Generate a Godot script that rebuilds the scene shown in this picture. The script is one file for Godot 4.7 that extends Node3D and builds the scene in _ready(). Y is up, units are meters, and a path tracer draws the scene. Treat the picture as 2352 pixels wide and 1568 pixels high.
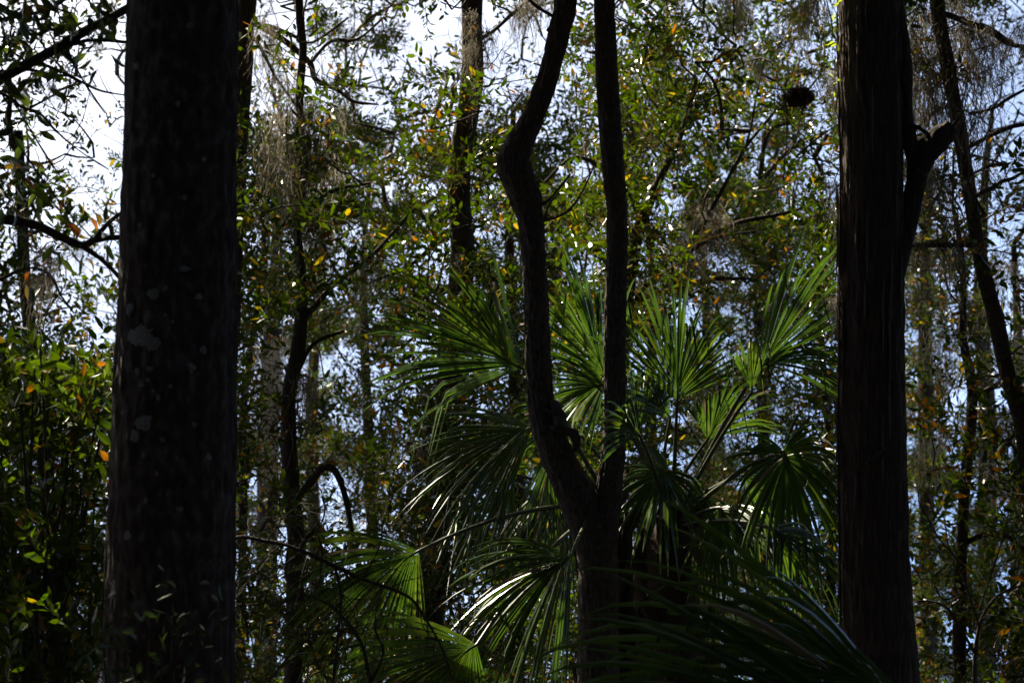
extends Node3D
# A dark swamp wood seen against the light: tree trunks, fan palms and thin leafy trees with the sky behind them.

const FT := 5553.0            # focal length in picture units (the picture is 2352 x 1568 units)
var eye := Vector3(0, 1.7, 0)
var cb: Basis
var to_sun: Vector3
var rng := RandomNumberGenerator.new()
var taken := {}
var M := {}
var spray := {}
var leaf_mesh := []
var bark_noise: FastNoiseLite
var string_noise: FastNoiseLite


func _ready() -> void:
	rng.seed = 20417
	# ---------- camera ----------
	cb = Basis(Vector3.RIGHT, deg_to_rad(8.6))
	var cam := Camera3D.new()
	cam.name = "camera"
	add_child(cam)
	var lens := CameraAttributesPhysical.new()
	lens.frustum_focal_length = 124.0
	lens.exposure_aperture = 6.3
	lens.frustum_focus_distance = 13.0
	cam.attributes = lens
	cam.fov = rad_to_deg(2.0 * atan(784.0 / FT))
	cam.near = 0.1
	cam.far = 900.0
	cam.transform = Transform3D(cb, eye)
	cam.current = true
	# ---------- sky, sun, exposure ----------
	var sky_material := ProceduralSkyMaterial.new()
	sky_material.sky_top_color = Color(0.25, 0.34, 0.53)
	sky_material.sky_horizon_color = Color(0.40, 0.50, 0.645)
	sky_material.sky_curve = 0.4
	sky_material.ground_bottom_color = Color(0.10, 0.09, 0.07)
	sky_material.ground_horizon_color = Color(0.30, 0.30, 0.29)
	sky_material.sun_angle_max = 75.0
	sky_material.sun_curve = 0.6
	sky_material.sky_cover = cloud_cover()
	sky_material.sky_cover_modulate = Color(0.46, 0.46, 0.46, 0.8)
	var env := Environment.new()
	env.background_mode = Environment.BG_SKY
	env.sky = Sky.new()
	env.sky.sky_material = sky_material
	env.tonemap_mode = Environment.TONE_MAPPER_LINEAR
	env.tonemap_exposure = 3.5
	env.sdfgi_enabled = true
	env.ssao_enabled = true
	env.ssil_enabled = true
	var we := WorldEnvironment.new()
	we.name = "environment"
	we.environment = env
	add_child(we)
	var sun := DirectionalLight3D.new()
	sun.name = "sun"
	sun.light_energy = 1.6
	sun.light_color = Color(1.0, 0.95, 0.86)
	sun.light_angular_distance = 0.5
	sun.shadow_enabled = true
	add_child(sun)
	var az := deg_to_rad(41.0)
	var el := deg_to_rad(52.0)
	to_sun = Vector3(-sin(az) * cos(el), sin(el), -cos(az) * cos(el))
	sun.look_at_from_position(to_sun * 50.0, Vector3.ZERO, Vector3.UP)
	# ---------- the place ----------
	make_materials()
	make_sprays()
	ground()
	var kept = background_trees()
	foliage_over(kept)
	shade_trees()
	big_smooth_tree()
	stringy_tree()
	forked_tree()
	palms()
	leafy_bough_tree()
	bay_shrub()
	low_shrub()
	dead_shrubs()
	moss_tufts()
	nest()
	vines()
	squirrel()


# ------------------------------------------------------------------ helpers

func P(x: float, y: float, d: float) -> Vector3:
	return eye + cb * Vector3((x - 1176.0) / FT * d, (784.0 - y) / FT * d, -d)


func numbered(s: String) -> String:
	var k: int = taken.get(s, 0)
	taken[s] = k + 1
	return s if k == 0 else "%s_%03d" % [s, k]


func thing(called: String, label: String, category: String, at: Vector3, group := "") -> Node3D:
	var o := Node3D.new()
	o.name = numbered(called)
	add_child(o)
	o.position = at
	o.set_meta("label", label)
	o.set_meta("category", category)
	if group:
		o.set_meta("group", group)
	return o


func part(mesh: Mesh, called: String, m: Material, parent: Node3D, stuff := false) -> MeshInstance3D:
	var o := MeshInstance3D.new()
	o.name = called
	o.mesh = mesh
	o.material_override = m
	parent.add_child(o, true)
	if stuff:
		o.set_meta("kind", "stuff")
	return o


class Buf:
	var v := PackedVector3Array()
	var n := PackedVector3Array()
	var c := PackedColorArray()
	var ix := PackedInt32Array()
	var off := Vector3.ZERO

	func mesh() -> ArrayMesh:
		var a := []
		a.resize(Mesh.ARRAY_MAX)
		a[Mesh.ARRAY_VERTEX] = v
		a[Mesh.ARRAY_NORMAL] = n
		if c.size() == v.size():
			a[Mesh.ARRAY_COLOR] = c
		a[Mesh.ARRAY_INDEX] = ix
		var m := ArrayMesh.new()
		m.add_surface_from_arrays(Mesh.PRIMITIVE_TRIANGLES, a)
		return m

	func tube(pts: PackedVector3Array, r: PackedFloat32Array, sides: int, noise: FastNoiseLite = null, amp := 0.0, stretch := 6.0) -> void:
		var first := v.size()
		var last := pts.size() - 1
		var t := (pts[1] - pts[0]).normalized()
		var u := t.cross(Vector3(0.31, 0.17, 0.93)).normalized()
		var h := 0.0
		for i in last + 1:
			t = (pts[mini(i + 1, last)] - pts[maxi(i - 1, 0)]).normalized()
			u = (u - t * u.dot(t)).normalized()
			var w := t.cross(u)
			if i > 0:
				h += pts[i].distance_to(pts[i - 1])
			for k in sides:
				var a := TAU * k / sides
				var dir := u * cos(a) + w * sin(a)
				var rr := r[i]
				if noise:
					rr += amp * noise.get_noise_3d(cos(a) * r[i] * 10.0, h * 10.0 / stretch, sin(a) * r[i] * 10.0)
				v.append(pts[i] + dir * rr - off)
				n.append(dir)
		for i in last:
			for k in sides:
				var a := first + i * sides + k
				var b := first + i * sides + (k + 1) % sides
				ix.append_array([a, a + sides, b, b, a + sides, b + sides])
		for e in [0, last]:
			var at := v.size()
			v.append(pts[e] - off)
			n.append((pts[0] - pts[1]).normalized() if e == 0 else (pts[last] - pts[last - 1]).normalized())
			for k in sides:
				var a: int = first + e * sides + k
				var b: int = first + e * sides + (k + 1) % sides
				if e == 0:
					ix.append_array([at, a, b])
				else:
					ix.append_array([at, b, a])
		if noise:
			var sum := PackedVector3Array()
			sum.resize((last + 1) * sides)
			for i in last + 1:
				for k in sides:
					var dk := v[first + i * sides + (k + 1) % sides] - v[first + i * sides + (k + sides - 1) % sides]
					var di := v[first + mini(i + 1, last) * sides + k] - v[first + maxi(i - 1, 0) * sides + k]
					var q := dk.cross(di).normalized()
					if q.dot(n[first + i * sides + k]) < 0.0:
						q = -q
					sum[i * sides + k] = q
			for j in sum.size():
				n[first + j] = sum[j]

	func ribbon(pts: PackedVector3Array, side: Vector3, w0: float, w1: float, col: Color) -> void:
		var first := v.size()
		var m := pts.size()
		for i in m:
			var w := lerpf(w0, w1, float(i) / (m - 1))
			var t := (pts[mini(i + 1, m - 1)] - pts[maxi(i - 1, 0)]).normalized()
			var s := (side - t * side.dot(t)).normalized()
			var q := t.cross(s)
			v.append(pts[i] - s * w)
			v.append(pts[i] + s * w)
			n.append(q)
			n.append(q)
			c.append(col)
			c.append(col)
			if i > 0:
				var a := first + i * 2 - 2
				ix.append_array([a, a + 1, a + 2, a + 2, a + 1, a + 3])

	# the same leaf with fewer faces, for crowns farther off: 4 faces, or 2 when coarse
	func small_leaf(b: Vector3, dir: Vector3, nrm: Vector3, length: float, width: float, fold: float, curl: float, col: Color, coarse: bool) -> void:
		var side := dir.cross(nrm).normalized()
		var tip := b + dir * length - nrm * curl * length * 0.12
		for s in [-1.0, 1.0]:
			var first := v.size()
			var nn: Vector3 = (nrm - side * s * fold).normalized()
			var o1: Vector3 = b + dir * length * (0.5 if coarse else 0.32) + side * s * width + nrm * fold * width
			var list := [b, tip, o1]
			if not coarse:
				list.append(b + dir * length * 0.70 + side * s * width * 0.8 + nrm * fold * width * 0.8)
			for p in list:
				v.append(p)
				n.append(nn)
				c.append(col)
			if coarse:
				ix.append_array([first, first + 1, first + 2] if s > 0 else [first, first + 2, first + 1])
			elif s > 0:
				ix.append_array([first, first + 3, first + 2, first, first + 1, first + 3])
			else:
				ix.append_array([first, first + 2, first + 3, first, first + 3, first + 1])

	func leaf(b: Vector3, dir: Vector3, nrm: Vector3, length: float, width: float, fold: float, curl: float, col: Color) -> void:
		var side := dir.cross(nrm).normalized()
		var c1 := b + dir * length * 0.36 + nrm * curl * length * 0.05
		var c2 := b + dir * length * 0.70
		var tip := b + dir * length - nrm * curl * length * 0.16
		for s in [-1.0, 1.0]:
			var first := v.size()
			var o1: Vector3 = c1 + side * s * width + nrm * fold * width
			var o2: Vector3 = c2 + side * s * width * 0.8 + nrm * fold * width * 0.8
			var nn: Vector3 = (nrm - side * s * fold).normalized()
			for p in [b, c1, c2, tip, o1, o2]:
				v.append(p)
				n.append(nn)
				c.append(col)
			if s > 0:
				ix.append_array([first, first + 1, first + 4, first + 1, first + 5, first + 4, first + 1, first + 2, first + 5, first + 2, first + 3, first + 5])
			else:
				ix.append_array([first, first + 4, first + 1, first + 1, first + 4, first + 5, first + 1, first + 5, first + 2, first + 2, first + 5, first + 3])


func rand_dir() -> Vector3:
	var z := rng.randf_range(-1, 1)
	var a := rng.randf() * TAU
	var q := sqrt(1 - z * z)
	return Vector3(q * cos(a), z, q * sin(a))


# a smooth path through [x, y, width] picture points at depth d (a fourth number is a depth of its own); returns [points, radii]
func curve(list: Array, d: float, sub: int, ground_too := false, top := 0.0) -> Array:
	var p := []
	var r := []
	for e in list:
		var de: float = e[3] if e.size() > 3 else d
		p.append(P(e[0], e[1], de))
		r.append(e[2] * 0.5 * de / FT)
	if ground_too:
		var b: Vector3 = p[0]
		var rb: float = r[0]
		if b.y > 0.6:
			p.push_front(Vector3(b.x + (b.x - p[1].x) * 0.15, 0.25, b.z))
			r.push_front(rb * 1.15)
		p.push_front(Vector3(p[0].x, -0.15, b.z))
		r.push_front(rb * 1.45)
	if top > 0.0:
		var q: Vector3 = p[-1]
		var dir: Vector3 = (q - p[-2]).normalized()
		dir = (dir + Vector3.UP * 0.8).normalized()
		var up: float = maxf(top - q.y, 0.5)
		p.append(q + dir * up * 0.5)
		r.append(r[-1] * 0.8)
		p.append(q + dir * up)
		r.append(r[-1] * 0.45)
	var op := PackedVector3Array()
	var orr := PackedFloat32Array()
	for i in p.size() - 1:
		var p0: Vector3 = p[maxi(i - 1, 0)]
		var p1: Vector3 = p[i]
		var p2: Vector3 = p[i + 1]
		var p3: Vector3 = p[mini(i + 2, p.size() - 1)]
		for k in sub:
			var s := float(k) / sub
			op.append(0.5 * (2 * p1 + (p2 - p0) * s + (2 * p0 - 5 * p1 + 4 * p2 - p3) * s * s + (3 * p1 - p0 - 3 * p2 + p3) * s * s * s))
			orr.append(lerpf(r[i], r[i + 1], s))
	op.append(p[-1])
	orr.append(r[-1])
	return [op, orr]


# ------------------------------------------------------------------ materials

func noise_image(kind: int, freq: float, octaves: int, seed_: int, size := 512) -> Image:
	var f := FastNoiseLite.new()
	f.noise_type = kind
	f.frequency = freq
	f.fractal_octaves = octaves
	f.seed = seed_
	return f.get_seamless_image(size, size)


func ramp(im: Image, stops: Array) -> ImageTexture:
	var g := Gradient.new()
	g.offsets = PackedFloat32Array(stops.map(func(s): return s[0]))
	g.colors = PackedColorArray(stops.map(func(s): return (s[1] as Color).linear_to_srgb()))
	var o := Image.create(im.get_width(), im.get_height(), false, Image.FORMAT_RGB8)
	for y in im.get_height():
		for x in im.get_width():
			o.set_pixel(x, y, g.sample(im.get_pixel(x, y).r))
	return ImageTexture.create_from_image(o)


func bark(tex: Texture2D, bump: Texture2D, scale: Vector3, rough: float, strength: float) -> StandardMaterial3D:
	var m := StandardMaterial3D.new()
	m.albedo_texture = tex
	m.uv1_triplanar = true
	m.uv1_world_triplanar = true
	m.uv1_scale = scale
	m.roughness = rough
	m.metallic_specular = 0.3
	m.heightmap_enabled = true
	m.heightmap_texture = bump
	m.heightmap_scale = strength
	return m


func leaf_material(rough: float, through: Color, vertex := true, base := Color(1, 1, 1)) -> StandardMaterial3D:
	var m := StandardMaterial3D.new()
	m.vertex_color_use_as_albedo = vertex
	m.albedo_color = base.linear_to_srgb()
	m.roughness = rough
	m.backlight_enabled = true
	m.backlight = through.linear_to_srgb()
	m.cull_mode = BaseMaterial3D.CULL_DISABLED
	return m


func make_materials() -> void:
	var rough_im := noise_image(FastNoiseLite.TYPE_SIMPLEX_SMOOTH, 0.02, 5, 3)
	var patch_im := noise_image(FastNoiseLite.TYPE_SIMPLEX_SMOOTH, 0.013, 5, 8, 1024)
	var rough_tex := ImageTexture.create_from_image(rough_im)
	M.smooth_bark = bark(ramp(patch_im, [[0.0, Color(0.026, 0.019, 0.014)], [0.42, Color(0.05, 0.038, 0.029)], [0.6, Color(0.064, 0.052, 0.042)], [0.72, Color(0.10, 0.09, 0.079)], [1.0, Color(0.15, 0.14, 0.125)]]), rough_tex, Vector3(1.5, 0.75, 1.5), 0.92, 1.6)
	M.string_bark = bark(ramp(rough_im, [[0.0, Color(0.034, 0.024, 0.017)], [0.5, Color(0.075, 0.056, 0.043)], [1.0, Color(0.15, 0.12, 0.095)]]), rough_tex, Vector3(7, 0.7, 7), 0.92, 1.2)
	M.rim_lit_bark = bark(ramp(rough_im, [[0.0, Color(0.09, 0.07, 0.055)], [1.0, Color(0.24, 0.195, 0.16)]]), rough_tex, Vector3(9, 1, 9), 0.92, 1.0)  # strip bark with extra lightness put in to brighten the sunlit trunk rim
	M.rough_bark = bark(ramp(rough_im, [[0.0, Color(0.03, 0.024, 0.019)], [0.5, Color(0.066, 0.055, 0.044)], [1.0, Color(0.14, 0.12, 0.10)]]), rough_tex, Vector3(5, 1.6, 5), 0.92, 1.2)
	M.grey_bark = bark(ramp(rough_im, [[0.0, Color(0.03, 0.025, 0.021)], [0.5, Color(0.055, 0.047, 0.041)], [1.0, Color(0.11, 0.098, 0.087)]]), rough_tex, Vector3(4, 0.8, 4), 0.92, 1.0)
	M.dark_bark = bark(ramp(rough_im, [[0.0, Color(0.025, 0.02, 0.016)], [1.0, Color(0.09, 0.075, 0.06)]]), rough_tex, Vector3(6, 2, 6), 0.9, 1.0)
	M.fibre = bark(ramp(rough_im, [[0.0, Color(0.028, 0.019, 0.013)], [1.0, Color(0.08, 0.056, 0.038)]]), rough_tex, Vector3(9, 3, 9), 0.95, 1.0)
	M.lichen = bark(ramp(rough_im, [[0.0, Color(0.07, 0.07, 0.063)], [0.4, Color(0.21, 0.21, 0.195)], [0.6, Color(0.28, 0.28, 0.265)], [1.0, Color(0.38, 0.38, 0.36)]]), rough_tex, Vector3(11, 11, 11), 0.95, 1.0)
	M.litter = bark(ramp(rough_im, [[0.0, Color(0.03, 0.022, 0.014)], [0.6, Color(0.075, 0.055, 0.034)], [1.0, Color(0.15, 0.11, 0.065)]]), rough_tex, Vector3(1.3, 1.3, 1.3), 0.95, 2.0)
	M.leaf = leaf_material(0.26, Color(0.98, 1.0, 0.16))
	M.moss = leaf_material(0.9, Color(0.95, 0.92, 0.85))
	M.nest = leaf_material(0.9, Color(0.10, 0.09, 0.07))
	M.palm = []
	for col in [Color(0.019, 0.047, 0.007), Color(0.024, 0.055, 0.008), Color(0.036, 0.064, 0.009), Color(0.016, 0.036, 0.010)]:
		M.palm.append(leaf_material(0.30, Color(col.r * 2.4, col.g * 2.1, col.b * 0.9), false, col))
	M.palm_old = leaf_material(0.5, Color(0.10, 0.085, 0.04), false, Color(0.16, 0.135, 0.08))
	M.petiole = leaf_material(0.4, Color(0.006, 0.007, 0.001), false, Color(0.04, 0.05, 0.014))
	M.one = [leaf_material(0.3, Color(0.075, 0.12, 0.010), false, Color(0.04, 0.075, 0.010)), leaf_material(0.32, Color(0.12, 0.17, 0.012), false, Color(0.062, 0.10, 0.013)), leaf_material(0.4, Color(0.34, 0.22, 0.014), false, Color(0.26, 0.17, 0.016)), leaf_material(0.42, Color(0.32, 0.10, 0.010), false, Color(0.24, 0.085, 0.014)), leaf_material(0.28, Color(0.03, 0.05, 0.006), false, Color(0.022, 0.040, 0.010))]
	M.vine_leaf = leaf_material(0.5, Color(0.40, 0.50, 0.03), false, Color(0.24, 0.30, 0.03))
	M.fur = leaf_material(0.8, Color(0.1, 0.09, 0.08), true)
	bark_noise = FastNoiseLite.new()
	bark_noise.noise_type = FastNoiseLite.TYPE_SIMPLEX_SMOOTH
	bark_noise.frequency = 2.2
	bark_noise.fractal_octaves = 3
	bark_noise.seed = 5
	string_noise = bark_noise.duplicate()
	string_noise.frequency = 4.5
	string_noise.seed = 9


func cloud_cover() -> ImageTexture:
	var f := FastNoiseLite.new()
	f.noise_type = FastNoiseLite.TYPE_SIMPLEX_SMOOTH
	f.frequency = 1.0
	f.fractal_octaves = 5
	f.seed = 12
	var im := Image.create(1024, 512, false, Image.FORMAT_RGBA8)
	for y in 512:
		var up := (0.5 - (y + 0.5) / 512.0) * PI
		for x in 1024:
			var a := TAU * x / 1024.0
			var q := Vector3(cos(a) * cos(up), sin(up) * 2.2, sin(a) * cos(up)) * 4.0
			var k := clampf(f.get_noise_3dv(q) * 1.7 + 0.35, 0.0, 1.0)
			im.set_pixel(x, y, Color(0.9, 0.93, 1.0, k * k))
	return ImageTexture.create_from_image(im)


# ------------------------------------------------------------------ foliage pieces

func pick_color(kind: String) -> Color:
	var q := rng.randf()
	var k := rng.randf_range(0.75, 1.2)
	var orange := 0.022
	var yellow := 0.028
	if kind == "autumn":
		orange = 0.15
		yellow = 0.15
	elif kind == "fine":
		orange = 0.03
		yellow = 0.04
	if q < orange:
		return Color(0.26, 0.10, 0.014) * k
	if q < orange + yellow:
		return Color(0.27, 0.19, 0.016) * k
	if kind == "fine":
		return Color(0.034, 0.050, 0.010).lerp(Color(0.054, 0.074, 0.012), rng.randf()) * k
	return Color(0.036, 0.068, 0.006).lerp(Color(0.068, 0.106, 0.008), rng.randf()) * k


func make_sprays() -> void:
	var brown := Color(0.05, 0.038, 0.028)
	for kind in ["bay", "autumn", "fine", "twig", "canopy"]:
		spray[kind] = []
		for k in 6:
			var b := Buf.new()
			var length := 0.30
			var bend := rand_dir() * 0.06
			var tone := rng.randf_range(0.75, 1.2)
			var pts := PackedVector3Array()
			for i in 3:
				var s := i / 2.0
				pts.append(Vector3(0, s * length, 0) + bend * s * s)
			b.ribbon(pts, Vector3.RIGHT, 0.003, 0.0012, brown)
			if kind == "twig":
				for j in 7:
					var s := rng.randf_range(0.1, 1.0)
					var at := Vector3(0, s * length, 0) + bend * s * s
					var dir := (rand_dir() + Vector3(0, 0.9, 0)).normalized()
					var tp := PackedVector3Array()
					var w := rand_dir() * 0.05
					for i in 3:
						tp.append(at + dir * 0.16 * i / 2.0 + w * pow(i / 2.0, 2.0))
					b.ribbon(tp, dir.cross(Vector3(0.2, 0.3, 0.9)), 0.0022, 0.001, brown)
					if j < 2:
						leaf_at(b, tp[2], dir, 0.055, 0.010, pick_color("autumn"), false)
			else:
				var count := 11 if kind != "fine" else 17
				var ll := 0.080 if kind != "fine" else 0.050
				for j in count:
					var s := 0.15 + 0.85 * (j + rng.randf()) / count
					var at := Vector3(0, s * length, 0) + bend * s * s
					var a := j * 2.4 + rng.randf() * 0.7
					var out := Vector3(cos(a), 0, sin(a))
					var dir := (out * rng.randf_range(0.6, 1.1) + Vector3(0, rng.randf_range(0.3, 0.9), 0)).normalized()
					leaf_at(b, at + out * 0.006, dir, ll * rng.randf_range(0.7, 1.2), ll * rng.randf_range(0.14, 0.2), pick_color(kind) * (tone if kind != "canopy" else 0.7), kind == "canopy" or kind == "fine")
			spray[kind].append(b.mesh())
	for k in 6:
		var b := Buf.new()
		b.leaf(Vector3.ZERO, Vector3.UP, Vector3.BACK, 1.0, rng.randf_range(0.14, 0.19), rng.randf_range(0.1, 0.5), rng.randf_range(-1, 1.5), Color.WHITE)
		leaf_mesh.append(b.mesh())


func leaf_at(b: Buf, at: Vector3, dir: Vector3, length: float, width: float, col: Color, coarse := true) -> void:
	var nrm := (Vector3.UP * 0.6 + rand_dir()).normalized()
	nrm = (nrm - dir * nrm.dot(dir)).normalized()
	b.small_leaf(at, dir, nrm, length, width, rng.randf_range(0.05, 0.5), rng.randf_range(-0.6, 1.4), col, coarse)


# sprays of leaves joined into one leafy part: list of [kind, transform]
func foliage(list: Array, parent: Node3D) -> void:
	if list.is_empty():
		return
	var st := SurfaceTool.new()
	for e in list:
		st.append_from(spray[e[0]][rng.randi() % 6], 0, e[1])
	part(st.commit(), "foliage", M.leaf, parent, true)


func spray_transform(at: Vector3, grow: Vector3, scale: float) -> Transform3D:
	var y := (grow + rand_dir() * 0.9).normalized()
	var x := y.cross(rand_dir()).normalized()
	return Transform3D(Basis(x, y, x.cross(y)).scaled_local(Vector3.ONE * scale * rng.randf_range(0.8, 1.25)), at)


# single leaves that can be told apart, each one a part
func single_leaf(parent: Node3D, at: Vector3, length: float, m: Material, grow := Vector3.ZERO) -> void:
	var o := MeshInstance3D.new()
	o.name = "leaf"
	o.mesh = leaf_mesh[rng.randi() % leaf_mesh.size()]
	o.material_override = m
	var y := (rand_dir() + grow).normalized()
	var z := Vector3.UP * 0.6 + rand_dir()
	var x := y.cross(z).normalized()
	o.transform = Transform3D(Basis(x, y, x.cross(y)).scaled_local(Vector3.ONE * length), at - parent.position)
	parent.add_child(o, true)


# ------------------------------------------------------------------ ground

func ground() -> void:
	var f := FastNoiseLite.new()
	f.frequency = 0.08
	f.seed = 4
	var b := Buf.new()
	var steps := 64
	for j in steps + 1:
		for i in steps + 1:
			var u := i * 2.0 / steps - 1.0
			var w := j * 2.0 / steps - 1.0
			var x := signf(u) * pow(absf(u), 3.0) * 600.0
			var z := signf(w) * pow(absf(w), 3.0) * 600.0 - 10.0
			b.v.append(Vector3(x, f.get_noise_2d(x, z) * 0.18, z))
			b.n.append(Vector3(-(f.get_noise_2d(x + 0.5, z) - f.get_noise_2d(x - 0.5, z)) * 0.18, 1, -(f.get_noise_2d(x, z + 0.5) - f.get_noise_2d(x, z - 0.5)) * 0.18).normalized())
			if i < steps and j < steps:
				var a := j * (steps + 1) + i
				b.ix.append_array([a, a + 1, a + steps + 1, a + 1, a + steps + 2, a + steps + 1])
	var o := part(b.mesh(), "ground", M.litter, self)
	o.set_meta("kind", "structure")
	o.set_meta("label", "forest floor of brown leaf litter under the trees")
	o.set_meta("category", "ground")


# ------------------------------------------------------------------ trees behind the palms

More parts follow.
